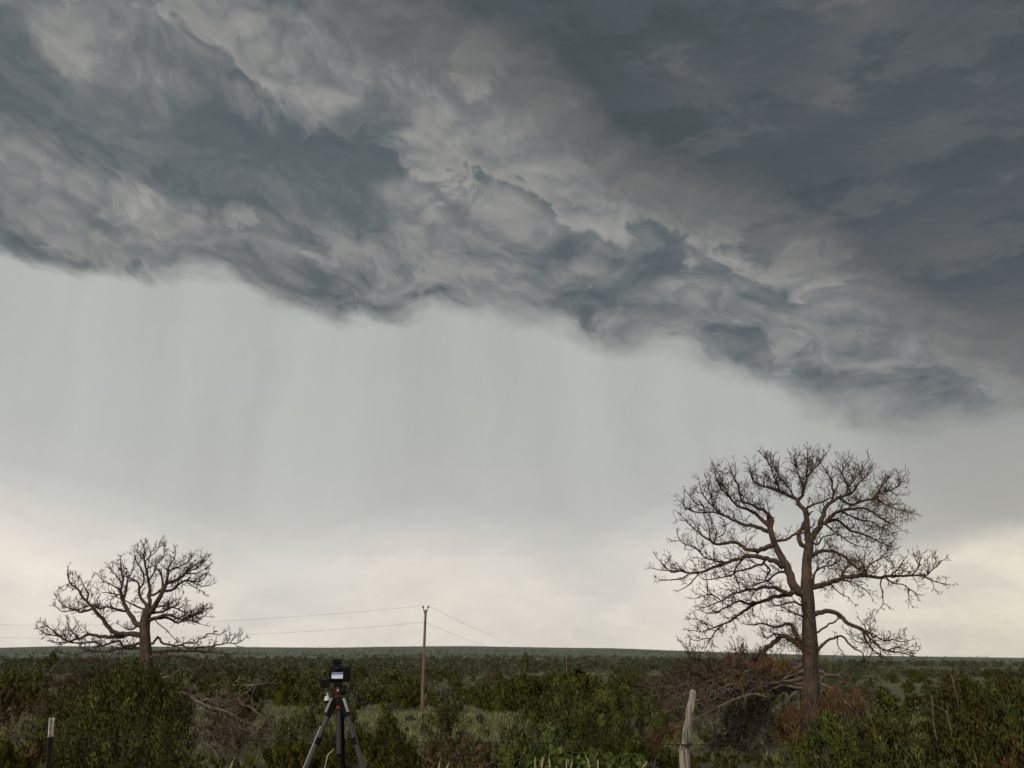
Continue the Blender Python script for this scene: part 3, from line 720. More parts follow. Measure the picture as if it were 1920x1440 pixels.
    l(C4, [(1100, 1190), (1200, 1170), (1300, 1180), (1430, 1200)], 1.3, 0.6, 0.3, 0.9, L=0.6)
    l(C4, [(300, 1000), (380, 950), (450, 900), (525, 865)], 2.2, 1.5, 0.3, 0.0)
    l(C4, [(310, 1220), (360, 1150), (420, 1090), (500, 1060), (590, 1045), (660, 1110), (740, 1180), (830, 1220), (850, 1320)], 3.2, 1.0, 0.3, 0.25, L=0.5, up=-0.05)
    l(C4, [(550, 1070), (545, 1140), (600, 1220), (625, 1260)], 1.1, 0.7, 0.2, 0.2, L=0.3)
    l(C3, [(1960, 1130), (1880, 980), (1820, 850), (1740, 830), (1650, 860), (1560, 860), (1480, 830), (1380, 840), (1280, 830)], 5.2, 1.0, 0.3, 0.8, up=0.06, L=0.8, needles=0.15)
    l(C3, [(1980, 1120), (1800, 1000), (1700, 980), (1600, 1060), (1500, 1140), (1430, 1190)], 5.4, 4.2, 0.2, 0.5, up=0.02, L=0.8)
    l(C3, [(1720, 985), (1620, 940), (1540, 1000), (1480, 960)], 2.2, 0.8, -0.4, 1.1, L=0.8)
    # low limbs that sag to the ground left of the trunk
    l(C8, [(1080, 180), (960, 150), (850, 190), (800, 310), (760, 410), (670, 500), (660, 600), (620, 720), (540, 800), (420, 850)], 5.0, 3.0, 0.55, 0.5, 0.3, up=-0.05, mat=M['grey_wood'])
    l(C8, [(1090, 190), (1030, 160), (940, 240), (880, 350), (905, 480), (890, 560), (830, 650), (720, 710), (600, 770), (450, 800)], 3.2, 2.0, 0.45, 0.5, 0.4, up=-0.05, mat=M['grey_wood'])
    l(C8, [(1120, 400), (980, 420), (920, 490), (880, 580), (820, 660)], 3.4, 2.4, 0.3, 0.2, mat=M['grey_wood'])
    l(C7, [(1660, 330), (1400, 330), (1100, 330), (900, 380), (750, 450), (600, 530), (420, 560), (330, 600)], 4.6, 1.0, 0.3, 1.4, 0.2, up=0.06, L=1.1, needles=0.22)
    l(C7, [(1660, 350), (1400, 370), (1200, 350), (1050, 260), (1010, 180)], 3.0, 1.0, 0.5, 1.2, 0.3, up=0.12, needles=0.4)
    l(C7, [(1200, 350), (950, 400), (750, 330), (580, 260), (520, 170)], 2.6, 0.8, -0.3, 1.2, 0.2, up=0.12, needles=0.1)
    l(C7, [(1640, 380), (1350, 440), (1080, 420), (850, 470), (640, 540), (500, 640), (340, 680)], 4.0, 1.0, -0.25, 1.4, 0.2, up=0.02, needles=0.12)
    l(C7, [(800, 470), (650, 420), (520, 400), (400, 420), (330, 460)], 2.0, 0.8, 0.4, 1.6, 0.1, up=0.08)
    l(C7, [(1780, 400), (1950, 440), (2120, 560), (2250, 700), (2330, 860)], 3.4, 1.0, 0.5, 1.2, 0.2, up=-0.03, needles=0.35, mat=M['grey_wood'])
    l(C7, [(1800, 500), (2000, 640), (2160, 800), (2260, 960), (2330, 990)], 3.0, 1.2, -0.5, 1.0, 0.2, up=-0.03, needles=0.2, mat=M['grey_wood'])
    for k in range(20):
        a = t.rng.uniform(0, 1)
        x0, y0 = 1280 + t.rng.uniform(-260, 120), 830 + t.rng.uniform(-200, 160)
        dx, dy = t.rng.uniform(-420, 120), t.rng.uniform(120, 380)
        l(C7, [(x0, y0), (x0 + dx * 0.4, y0 + dy * 0.25), (x0 + dx * 0.8, y0 + dy * 0.65), (x0 + dx, y0 + dy)], 2.6, 0.8, t.rng.uniform(-0.5, 0.6), 1.5, 0.1, up=-0.08, L=0.9, mat=M['grey_wood'])
    for k in range(16):
        ex, ey = t.rng.uniform(60, 900), t.rng.uniform(380, 900)
        mx_, my_ = (1640 + ex) / 2 + t.rng.uniform(-100, 100), (360 + ey) / 2 + t.rng.uniform(-110, 20)
        l(C7, [(1660, 330 + 18 * k), (mx_ * 0.5 + 830, my_ * 0.5 + 175 + 9 * k), (mx_, my_), (ex + (mx_ - ex) * 0.4, ey + (my_ - ey) * 0.3), (ex, ey)], 2.8, 0.8, t.rng.uniform(-0.5, 0.5), 1.1, 0.3, up=0.02, L=1.0, needles=0.06, mat=M['bark'] if k % 3 == 0 else M['grey_wood'])
    # rust coloured dead needles that still hang on
    rng = t.rng; sp = list(t.needle_spots)
    def patch(cx, cy, rx, ry, n, dy=0.5):
        for _ in range(n):
            q = min(t.nodes, key=lambda v: (v[0] - cx - rng.gauss(0, rx)) ** 2 + (v[1] - cy - rng.gauss(0, ry)) ** 2)
            sp.append(q[2] + Vector((rng.gauss(0, 0.09), rng.gauss(0, 0.12), rng.gauss(-0.03, 0.08))))
    for a in [(1343, 904, 4, 4, 4), (1424, 913, 6, 3, 4), (1514, 905, 4, 4, 4), (1514, 866, 10, 10, 6), (1600, 917, 12, 5, 6), (1660, 900, 6, 4, 3), (1660, 955, 12, 10, 9), (1668, 990, 6, 6, 7), (1680, 1008, 6, 4, 5), (1640, 990, 14, 6, 6),
              (1704, 965, 2, 3, 4), (1565, 1038, 16, 6, 16), (1610, 1055, 10, 6, 8), (1585, 1080, 18, 10, 9), (1550, 1085, 8, 10, 8),
              (1640, 930, 22, 16, 16), (1600, 890, 30, 14, 14), (1400, 905, 40, 14, 12), (1480, 880, 30, 12, 10), (1690, 950, 8, 10, 6), (1490, 1180, 8, 8, 16), (1500, 1210, 8, 10, 18), (1478, 1200, 8, 8, 10), (1515, 1215, 5, 8, 12)]:
        patch(*a)
    t.needles(sp, 'dead_needles', per=30, size=0.115)
    low = []
    for (cx, cy, rx, ry, n) in [(1400, 1250, 30, 8, 34), (1440, 1258, 26, 8, 34), (1465, 1250, 14, 8, 20), (1390, 1270, 26, 8, 18), (1480, 1340, 10, 10, 26), (1487, 1365, 9, 12, 26), (1527, 1325, 12, 8, 22), (1465, 1370, 10, 14, 16), (1600, 1340, 14, 22, 34),
                                (1560, 1310, 14, 10, 14), (1620, 1370, 16, 10, 16), (1500, 1390, 10, 8, 10)]:
        for _ in range(n):
            q = min(t.nodes, key=lambda v: (v[0] - cx - rng.gauss(0, rx)) ** 2 + (v[1] - cy - rng.gauss(0, ry)) ** 2)
            low.append(at(cx + rng.gauss(0, rx), cy + rng.gauss(0, ry), q[2].y + rng.gauss(0, 0.15)))
    t.needles(low, 'dead_needles', per=60, size=0.16, hang=1.5, tight=0.24)
    return t

def left_tree():
    t = DeadTree('dead_juniper_tree', 17.0, 23, 'small bare dead tree with dark twisted limbs behind a round juniper', (275, 1395),
                 [(277, 1330, 11.5), (275, 1260, 10.5), (273, 1215, 9.6), (271, 1185, 8.6), (272, 1165, 8.8), (275, 1150, 7.6), (277, 1140, 6.4)], twig=(26, 7.4), up=0.13)
    l = t.limb
    l(C5, [(1230, 1140), (1100, 1130), (980, 1130), (900, 1090), (850, 1030), (800, 960), (730, 890), (670, 820), (590, 730), (520, 650), (450, 580), (410, 510), (400, 440)], 5.6, 0.9, -0.2, 1.0, 0.35, up=0.16)
    l(C5, [(690, 870), (620, 870), (560, 890), (480, 860), (400, 830), (340, 790), (300, 750)], 2.6, 0.8, 0.3, 1.3, 0.05)
    l(C5, [(500, 860), (420, 870), (350, 885), (300, 860)], 1.5, 0.7, -0.3, 1.1)
    l(C5, [(540, 680), (500, 600), (460, 560), (420, 560), (390, 600)], 1.2, 0.7, 0.3, 1.0)
    l(C5, [(620, 770), (640, 680), (600, 620), (560, 550)], 1.4, 0.7, 0.4, 1.1)
    l(C5, [(1200, 1030), (1130, 950), (1070, 870), (1040, 780), (1010, 720), (990, 640), (1020, 560), (1020, 460), (1000, 380), (990, 310)], 5.0, 1.0, 0.25, 1.1, 0.35)
    l(C5, [(1060, 880), (980, 860), (900, 840), (830, 820), (760, 850), (690, 810), (600, 830), (530, 855)], 2.6, 1.0, -0.4, 1.2, 0.1)
    l(C5, [(1040, 740), (1060, 640), (1080, 520), (1130, 420), (1150, 330)], 2.6, 0.8, 0.3, 1.3)
    l(C5, [(1000, 700), (920, 680), (840, 665), (790, 675)], 1.6, 0.7, 0.4, 1.3)
    l(C5, [(1000, 640), (930, 600), (870, 560), (800, 530), (760, 490)], 1.6, 0.7, -0.4, 1.2)
    l(C5, [(1020, 560), (950, 480), (900, 440), (880, 400)], 1.4, 0.7, 0.3, 1.2)
    l(C5, [(1180, 1060), (1130, 1080), (1060, 1080), (1020, 1050)], 2.4, 0.9, 0.3, 1.0)
    l(C6, [(230, 870), (200, 800), (140, 730), (140, 640), (120, 560), (60, 520), (-20, 480)], 3.6, 1.0, 0.4, 1.2, 0.3)
    l(C6, [(140, 620), (180, 540), (170, 440), (120, 360), (80, 270)], 2.0, 0.8, -0.3, 1.3)
    l(C6, [(180, 860), (100, 830), (0, 780), (-80, 740)], 2.2, 1.0, 0.4, 0.9)
    l(C6, [(225, 900), (240, 800), (235, 700), (245, 600), (220, 500), (200, 420), (190, 330), (180, 220), (205, 150)], 4.6, 0.8, 0.1, 1.2, 0.35)
    l(C6, [(200, 330), (250, 260), (320, 200), (345, 140)], 1.4, 0.7, 0.4, 1.3)
    l(C6, [(190, 300), (130, 250), (80, 190)], 1.3, 0.7, -0.4, 1.3)
    l(C6, [(230, 520), (290, 450), (330, 350), (390, 280), (410, 210)], 1.8, 0.7, 0.3, 1.3)
    l(C6, [(230, 930), (290, 830), (340, 740), (390, 650), (430, 570), (500, 540), (580, 510), (640, 450), (720, 380), (800, 330), (870, 310)], 6.2, 0.8, -0.2, 1.1, 0.4)
    l(C6, [(400, 640), (390, 540), (360, 440), (310, 380), (270, 350)], 2.6, 0.9, 0.3, 1.2)
    l(C6, [(410, 660), (480, 640), (550, 590), (640, 540), (740, 550), (840, 520), (910, 440)], 3.2, 0.8, 0.3, 1.3, 0.15)
    l(C6, [(660, 550), (720, 590), (800, 640), (860, 680)], 1.3, 0.6, -0.2, 0.8, up=-0.02)
    l(C6, [(700, 550), (850, 600), (940, 580)], 1.3, 0.6, 0.3, 0.9, up=0.05)
    l(C6, [(430, 570), (450, 470), (460, 380), (520, 290), (530, 220)], 2.6, 0.8, -0.4, 1.4)
    l(C6, [(470, 420), (580, 370), (680, 320), (730, 270)], 2.0, 0.7, 0.3, 1.4)
    l(C6, [(600, 500), (680, 420), (760, 400), (830, 330)], 1.7, 0.7, -0.3, 1.4)
    l(C6, [(680, 470), (780, 450), (860, 400), (900, 370)], 1.5, 0.7, 0.4, 1.4)
    l(C6, [(250, 720), (300, 690), (360, 650)], 2.6, 2.2, 0.0, 0.5)
    l(C6, [(260, 920), (330, 890), (400, 880), (470, 850), (540, 800), (590, 730)], 2.6, 0.8, 0.4, 1.4)
    l(C6, [(250, 980), (330, 950), (420, 920), (520, 940), (620, 970), (720, 990), (810, 1015)], 4.0, 0.8, -0.3, 1.5, 0.3)
    l(C6, [(300, 970), (420, 950), (500, 980), (560, 1010), (640, 980), (720, 940), (820, 900), (890, 860)], 3.0, 0.8, 0.3, 1.5, 0.35)
    l(C6, [(320, 830), (400, 810), (480, 830), (560, 850), (640, 890), (740, 900), (820, 870)], 2.2, 0.7, -0.5, 1.6, 0.2)
    l(C6, [(620, 960), (720, 920), (820, 950), (890, 910)], 1.5, 0.7, 0.5, 1.5)
    l(C6, [(300, 1000), (370, 1040), (430, 1090), (500, 1170), (540, 1200)], 1.1, 0.6, 0.2, 0.3, L=0.5)
    l(C5, [(1100, 1150), (1000, 1160), (900, 1160), (780, 1160), (680, 1140), (600, 1150), (520, 1190), (400, 1210), (320, 1170), (240, 1140), (160, 1120), (100, 1090)], 4.6, 0.8, 0.25, 1.2, 0.4)
    l(C5, [(320, 1170), (260, 1110), (190, 1060), (130, 1010)], 1.6, 0.7, -0.3, 1.1)
    l(C5, [(520, 1190), (470, 1120), (420, 1060), (400, 1010)], 1.4, 0.7, 0.4, 1.2)
    l(C5, [(1200, 1240), (1050, 1270), (980, 1210), (900, 1230), (800, 1260), (720, 1230), (640, 1220), (540, 1230), (440, 1220), (320, 1240), (240, 1230)], 3.2, 0.8, -0.4, 1.3, 0.2, L=0.8)
    l(C6, [(240, 1250), (280, 1240), (320, 1180), (345, 1170), (360, 1230), (450, 1260), (580, 1260), (640, 1230), (760, 1240), (800, 1190), (860, 1170), (890, 1130), (960, 1130), (1020, 1150), (1060, 1130)], 2.6, 0.8, -0.2, 0.5, 0.3, L=0.7)
    l(C6, [(580, 1280), (760, 1290), (900, 1270), (1000, 1250), (1100, 1240), (1220, 1250), (1300, 1200)], 2.2, 0.8, 0.3, 0.8, L=0.8)
    l(C6, [(1100, 1240), (1140, 1180), (1150, 1140)], 1.2, 0.6, 0.2, 0.9, L=0.6)
    l(C6, [(1150, 1230), (1200, 1170), (1245, 1120)], 1.2, 0.6, -0.2, 0.9, L=0.6)
    l(C6, [(240, 1320), (400, 1330), (600, 1320), (800, 1330), (980, 1340), (1150, 1370)], 2.8, 0.9, 0.4, 0.9, up=0.04)
    l(C6, [(240, 1400), (450, 1390), (650, 1380), (850, 1430), (1000, 1500), (1100, 1560)], 2.8, 0.9, -0.4, 0.8, up=0.0)
    l(C5, [(1250, 1300), (1050, 1290), (850, 1330), (650, 1320), (480, 1370), (330, 1330)], 3.0, 0.8, 0.4, 1.2, up=0.08)
    # sagging skirt of grey branches near the ground, both sides of the round juniper
    rr = t.rng
    l(C9, [(-400, 330), (-200, 330), (0, 240), (130, 260), (260, 300)], 3.0, 1.0, 0.5, 0.8, mat=M['grey_wood'])
    l(C9, [(-420, 420), (-150, 500), (100, 540), (200, 600), (330, 600), (450, 650), (520, 730), (600, 900), (630, 1050)], 4.0, 1.4, 0.3, 0.9, 0.3, up=-0.02, mat=M['grey_wood'])
    l(C9, [(100, 560), (200, 620), (330, 700), (420, 740), (560, 760), (700, 830)], 3.2, 1.0, -0.3, 1.1, 0.2, up=-0.02, mat=M['grey_wood'])
    l(C9, [(-420, 640), (-150, 760), (60, 860), (200, 920), (290, 1000), (410, 1080), (500, 1140), (620, 1220), (740, 1200)], 3.4, 1.0, 0.3, 1.2, 0.2, up=-0.03, mat=M['grey_wood'])
    l(C9, [(150, 940), (230, 1040), (290, 1140), (400, 1200), (460, 1310)], 2.4, 0.8, -0.3, 1.0, up=-0.06, mat=M['grey_wood'])
    l(C9, [(350, 1030), (520, 1060), (680, 1020), (860, 1000), (1000, 1000), (1100, 930)], 2.2, 0.8, 0.3, 1.4, up=0.04, mat=M['grey_wood'])
    l(C9, [(640, 1100), (760, 960), (850, 780), (880, 600), (920, 420), (930, 340)], 1.5, 0.6, 0.2, 0.3, up=0.05, L=0.5, mat=M['grey_wood'])
    l(C9, [(700, 1100), (850, 950), (960, 800), (1010, 660), (1080, 510)], 1.5, 0.6, -0.2, 0.4, up=0.05, L=0.6, mat=M['grey_wood'])
    l(C9, [(760, 1120), (950, 1050), (1100, 960), (1200, 840), (1320, 700)], 1.8, 0.6, 0.2, 0.6, up=0.05, L=0.6, mat=M['grey_wood'])
    for k in range(24):
        x0, y0 = rr.uniform(150, 800), rr.uniform(420, 1100)
        dx, dy = rr.uniform(-100, 420), rr.uniform(-160, 360)
        l(C9, [(x0, y0), (x0 + dx * 0.4, y0 + dy * 0.25), (x0 + dx * 0.8, y0 + dy * 0.65), (x0 + dx, y0 + dy)], 1.8, 0.7, rr.uniform(-0.5, 0.5), 1.5, 0.1, up=-0.02, L=0.9, mat=M['grey_wood'])
    for k in range(20):
        x0, y0 = rr.uniform(-1750, -850), rr.uniform(150, 900)
        dx, dy = rr.uniform(-380, -60), rr.uniform(-100, 200)
        l(C9, [(-430, 130 + k * 20), ((x0 - 430) / 2, y0 * rr.uniform(0.6, 1.0)), (x0, y0), (x0 + dx * 0.5, y0 + dy * 0.4), (x0 + dx, y0 + dy)], 2.2, 0.7, rr.uniform(-0.5, 0.5), 0.9, 0.3, up=0.02, L=0.9, mat=M['twig'])
    return t
BIG = big_tree()
LEFT = left_tree()

def fallen_branch():
    """the long half-barked branch lying across the brush behind the grey fence post"""
    rng = random.Random(5); Y = 16.2
    b = at(1420, 1400, Y); base = Vector((b.x, Y, gz(b.x, Y)))
    root = empty('fallen_branch', base, 'long fallen branch with rusty needle tufts lying behind the weathered wooden post', 'branch')
    px = [C7(p) for p in [(1300, 650), (1190, 612), (1070, 640), (960, 680), (820, 750), (700, 810), (590, 875), (400, 940), (280, 1010), (100, 1025), (-20, 1010)]]
    P, R = spline([at(x, y, Y - 0.12 * i) for i, (x, y) in enumerate(px)], [0.030 - 0.0019 * i for i in range(len(px))], 0.08)
    T = Tubes(); T.add(P, R, 8); st = link('stem', T.mesh('stem', base), M['grey_wood'], root)
    W = Tubes()
    for q in range(46):
        i = rng.randint(int(len(P) * 0.1), len(P) - 2); t = (P[i + 1] - P[i]).normalized()
        d = (t * rng.uniform(0.5, 1.1) + Vector((rng.gauss(0, 0.4), rng.gauss(0, 0.5), rng.gauss(-0.1, 0.5)))).normalized()
        BIG.grow(W, P[i], d, rng.uniform(0.3, 0.75), 0.009, 0, -0.02)
    link('twig_spray', W.mesh('twig_spray', base), M['grey_wood'], st, kind='stuff')
    spots = [at(1240 + rng.gauss(0, 16), 1366 + rng.gauss(0, 4), Y - 0.9) for _ in range(9)] + [at(1232 + rng.gauss(0, 4), 1386 + rng.gauss(0, 5), Y - 1.0) for _ in range(6)]
    r2 = np.random.default_rng(4); c = np.repeat(np.array([tuple(p) for p in spots]), 45, axis=0); n = len(c)
    c = c + r2.normal(0, 0.05, (n, 3)); d = r2.normal(0, 0.6, (n, 3)); d[:, 2] -= 0.7; d /= np.linalg.norm(d, axis=1, keepdims=True)
    V, Q, t = sprays(r2, c, d, 0.14 * r2.uniform(0.5, 1.1, n), 0.012, np.clip(r2.normal(0.5, 0.25, n), 0, 1))
    link('dead_needles', quads('dead_needles', V, Q, t, origin=base), M['needles'], root, kind='stuff')
fallen_branch()

# ------------------------------------------------------------------ junipers, scrub and grass
def crown_mesh(name, seed, w, h, clumps, per, L, W, taper=0.45, belly=0.35, low=0.0, upright=0.8, clump_len=0.24, open_=0.0, spiky=0.0, lobes=1, core_mass=True):
    """foliage of a juniper: flame-shaped tufts set through an uneven crown, each of many leaf-sized sprays; z from 0 to h"""
    rng = np.random.default_rng(seed)
    n = clumps
    t = low + (1 - low) * rng.random(n) ** 0.85
    phi = rng.random(n) * 2 * np.pi
    prof = np.where(t < belly, 0.62 + 0.38 * np.sin(np.pi / 2 * t / belly), np.cos(np.pi / 2 * ((t - belly) / (1 - belly)) ** (0.9 + taper)) ** (0.55 + taper))
    ph = rng.random(6) * 6.28
    lump = 1 + 0.18 * np.sin(2 * phi + ph[0] + 3 * t) + 0.14 * np.sin(3 * phi + ph[1] - 5 * t) + 0.10 * np.sin(5 * phi + ph[2] + 9 * t)
    rad = w / 2 * np.maximum(prof, 0.05) * lump * np.where(rng.random(n) < 0.22, rng.uniform(0.1, 0.6, n), rng.uniform(0.68, 1.0, n))
    C = np.stack([rad * np.cos(phi), rad * np.sin(phi), t * h * (1 - clump_len * 0.55) + rng.normal(0, 0.02 * h, n)], 1)
    if lobes > 1:
        off = np.stack([rng.uniform(-0.5, 0.5, lobes) * w * 0.7, rng.uniform(-0.5, 0.5, lobes) * w * 0.5, np.zeros(lobes)], 1); sc = rng.uniform(0.6, 1.0, lobes); sc[0] = 1.0
        k = rng.integers(0, lobes, n)
        C[:, :2] = C[:, :2] * 0.62 + off[k, :2]; C[:, 2] *= sc[k]
    if open_ > 0:
        keep = np.array([mnoise.noise(Vector(tuple(c * (2.2 / max(w, 0.1) * 1.6))) + Vector((seed % 17, 3, 1))) for c in C]) > (-0.45 + open_)
        C = C[keep]; t = t[keep]; phi = phi[keep]; n = len(C)
    out = np.stack([np.cos(phi), np.sin(phi), np.zeros(n)], 1)
    ax = out * ((1 - t) * (1.1 - upright))[:, None] + rng.normal(0, 0.18, (n, 3)); ax[:, 2] += upright + 0.3
    ax /= np.linalg.norm(ax, axis=1, keepdims=True)
    ln = h * clump_len * rng.uniform(0.55, 1.25, n) * (1 + spiky * (rng.random(n) > 0.85) * 0.9)
    cr = ln * rng.uniform(0.17, 0.28, n)
    hue = np.clip(rng.normal(0.45, 0.24, n), 0, 1)
    N = n * per
    idx = np.repeat(np.arange(n), per)
    s = rng.random(N) ** 0.8
    rv = rng.normal(0, 1, (N, 3)); rv -= ax[idx] * np.sum(rv * ax[idx], axis=1, keepdims=True); rv /= np.linalg.norm(rv, axis=1, keepdims=True)
    rr = cr[idx] * np.sqrt(rng.random(N)) * np.sin(np.pi * (0.12 + 0.86 * s)) ** 0.7
    c = C[idx] + ax[idx] * (s * ln[idx])[:, None] + rv * rr[:, None]
    d = ax[idx] * 0.9 + rv * 0.42 + rng.normal(0, 0.25, (N, 3)); d /= np.linalg.norm(d, axis=1, keepdims=True)
    tint = np.clip(hue[idx] + rng.normal(0, 0.16, N), 0, 1)
    # dense inside of the crown: an uneven closed mass of the same foliage that the tufts grow out of
    nu, nv = 14, 8
    uu = np.linspace(0, 2 * np.pi, nu, endpoint=False); vv = np.linspace(0.03, 0.985, nv)
    U, VV = np.meshgrid(uu, vv)
    pr = np.where(VV < belly, 0.62 + 0.38 * np.sin(np.pi / 2 * VV / belly), np.cos(np.pi / 2 * ((VV - belly) / (1 - belly)) ** (0.9 + taper)) ** (0.55 + taper))
    lu = 1 + 0.18 * np.sin(2 * U + ph[0] + 3 * VV) + 0.14 * np.sin(3 * U + ph[1] - 5 * VV) + 0.10 * np.sin(5 * U + ph[2] + 9 * VV)
    rc = w / 2 * np.maximum(pr, 0.03) * lu * (0.55 if lobes == 1 else 0.42) * rng.uniform(0.85, 1.1, U.shape)
    core = np.stack([rc * np.cos(U), rc * np.sin(U), VV * h * (0.78 if lobes == 1 else 0.62)], -1).reshape(-1, 3)
    ii = np.arange(nv - 1)[:, None] * nu; jj = np.arange(nu)[None, :]; j2 = (jj + 1) % nu
    coreQ = np.stack([ii + jj, ii + j2, ii + nu + j2, ii + nu + jj], -1).reshape(-1, 4)
    c[:, 0] *= w / (np.percentile(c[:, 0], 98.5) - np.percentile(c[:, 0], 1.5)); c[:, 1] *= w / (np.percentile(c[:, 1], 98.5) - np.percentile(c[:, 1], 1.5))
    c[:, 2] *= (h - L * 0.6) / np.percentile(c[:, 2], 99.2)
    V, Q, t4 = sprays(rng, c, d, L * rng.uniform(0.6, 1.3, N), W * rng.uniform(0.7, 1.2, N), tint)
    # round each tuft's shading off as the tuft itself is rounded, every leaf facing out of it
    nm = rv * 0.75 + out[idx] * 0.35 + np.array([0, 0, 0.45]) + d * 0.25; nm /= np.linalg.norm(nm, axis=1, keepdims=True)
    V4 = V.reshape(-1, 4, 3); gn = np.cross(V4[:, 2] - V4[:, 0], V4[:, 3] - V4[:, 1])
    flip = np.sum(gn * nm, axis=1) < 0
    Q[flip] = Q[flip][:, ::-1]
    normals = np.repeat(nm, 4, axis=0)
    if open_ < 0.1 and core_mass:
        Q = np.concatenate([Q, coreQ + len(V)]); V = np.concatenate([V, core]); t4 = np.concatenate([t4, np.full(len(core), 0.3)])
        cn = core * np.array([1, 1, 0.3]); cn[:, 2] += 0.2; normals = np.concatenate([normals, cn / np.linalg.norm(cn, axis=1, keepdims=True)])
    me = quads(name, V, Q, t4, smooth=True)
    me.normals_split_custom_set_from_vertices(normals.astype(np.float32))
    return me

def stem_mesh(name, seed, h, w, n=7, r=0.05):
    rng = random.Random(seed); T = Tubes()
    T.add([Vector((0, 0, -0.15)), Vector((0.03 * w, 0.0, h * 0.2)), Vector((-0.03 * w, 0.02, h * 0.45)), Vector((0.0, 0, h * 0.8))], [r * 1.3, r, r * 0.7, r * 0.2], 7)
    for k in range(n):
        a = k / n * 6.28 + rng.uniform(-0.4, 0.4); z0 = h * rng.uniform(0.02, 0.35); L = w * rng.uniform(0.25, 0.42)
        p0 = Vector((0, 0, z0)); p2 = Vector((math.cos(a) * L, math.sin(a) * L, z0 + h * rng.uniform(0.2, 0.45)))
        T.add([p0, p0.lerp(p2, 0.5) + Vector((0, 0, -0.04 * h)), p2], [r * 0.6, r * 0.4, r * 0.12], 5)
    return T.mesh(name)

def plant(name, px, top_py, Y, width_px, seed, mat, label, cat='shrub', dens=1.0, L=0.058, W=0.0100, group=None, sink=0.0, **kw):
    """a near plant standing on the ground at depth Y whose crown reaches the sight line of (px, top_py)"""
    top = at(px, top_py, Y); g = gz(top.x, Y)
    h = top.z - g; w = width_px / FPX * Y
    root = empty(name, (top.x, Y, g), label, cat, group)
    area = w * h
    clumps = int(max(60, 95 * area * dens / max(0.5, (kw.get('clump_len', 0.24) / 0.24)) ))
    per = kw.pop('per', 80)
    me = crown_mesh('crown', seed, w, h, clumps, per, L, W, core_mass=False, **kw)
    link('crown', me, mat, root)
    link('trunk', stem_mesh('trunk', seed, h, w), M['green_bark'], root)
    return root

J, JB, PN, BR, GG = M['juniper'], M['juniper_bright'], M['pinyon'], M['brown'], M['grey_green']
plant('juniper_bush', 243, 1248, 11.0, 228, 101, J, 'dense round juniper bush in front of the small dead tree', dens=1.7, taper=0.02, belly=0.35, upright=0.95, clump_len=0.22, spiky=0.3)
plant('juniper_bush', 15, 1392, 9.0, 130, 102, J, 'low dark juniper bush beside the white topped steel post', dens=1.6, taper=0.2)
plant('dry_bush', 75, 1392, 10.2, 110, 103, BR, 'low rusty brown dried bush under the white topped steel post', dens=1.0, open_=0.2, upright=0.6)
plant('dry_bush', 90, 1296, 18.5, 140, 104, BR, 'dark brownish bush behind the sagging limbs of the small dead tree', dens=0.8, taper=0.2, open_=0.22)
plant('juniper_bush', 455, 1304, 20.5, 130, 105, BR, 'brownish juniper bush behind the bleached branches of the small dead tree', dens=0.8, taper=0.3, open_=0.12)
plant('juniper_bush', 545, 1390, 12.0, 190, 106, J, 'wide low juniper bush beside the outer tripod leg under the small dead tree', dens=1.3, taper=0.1, belly=0.4, spiky=0.4)
plant('juniper_bush', 575, 1328, 15.0, 120, 107, J, 'pointed juniper bush just behind the tripod legs', dens=1.1, taper=0.5, spiky=0.8)
plant('juniper_bush', 660, 1322, 16.0, 70, 108, J, 'narrow pointed juniper rising behind the tripod legs', dens=1.1, taper=0.6, spiky=0.8)
plant('juniper_bush', 727, 1320, 14.5, 56, 109, J, 'slim spire shaped juniper standing before the pale grass near the wooden pole', dens=1.3, taper=0.75, belly=0.2, spiky=1.0)
plant('juniper_bush', 690, 1374, 12.5, 200, 110, J, 'low spreading juniper under the slim spire shaped one', dens=1.2, taper=0.15, belly=0.4, spiky=0.4)
plant('scraggly_juniper', 830, 1326, 15.0, 150, 111, PN, 'scraggly brownish olive juniper in front of the wooden pole', dens=0.9, open_=0.22, upright=0.7, taper=0.2)
plant('juniper_bush', 870, 1375, 12.0, 200, 112, BR, 'brownish low juniper at the foot of the scraggly olive one', dens=1.1, taper=0.1, open_=0.12)
plant('juniper_bush', 1050, 1270, 13.5, 235, 113, J, 'largest dense olive juniper with many upright tufts behind the leafy shrub', dens=1.4, taper=0.12, belly=0.4, upright=0.95, clump_len=0.2, spiky=0.5, lobes=4)
plant('juniper_bush', 1190, 1292, 16.5, 130, 114, PN, 'yellowish open juniper between the largest olive juniper and the dead pine', dens=0.9, open_=0.15, taper=0.2)
plant('juniper_bush', 1165, 1385, 13.0, 150, 115, J, 'dark low juniper under the largest olive one beside the grey post', dens=1.2, taper=0.1)
plant('young_juniper', 1035, 1358, 8.6, 50, 116, JB, 'bright green young juniper with soft upright sprays beside the leafy shrub', dens=2.2, L=0.055, W=0.010, taper=0.7, belly=0.2, spiky=1.0)
plant('young_juniper', 990, 1378, 8.4, 70, 117, JB, 'bright green young juniper with a split tip next to a taller one', dens=2.2, L=0.055, W=0.010, taper=0.5, spiky=1.0, lobes=2)
plant('young_juniper', 958, 1396, 8.2, 40, 118, JB, 'shortest bright green young juniper at the edge of its cluster', dens=2.4, L=0.055, W=0.010, taper=0.7, spiky=1.0)
plant('juniper_bush', 1370, 1416, 13.0, 240, 119, J, 'dark green low juniper under the fallen branch and grey limbs', dens=1.2, taper=0.1, belly=0.45)
plant('juniper_bush', 1390, 1320, 20.0, 160, 120, J, 'mid green juniper behind the fallen branch', dens=0.8, taper=0.1, open_=0.1)
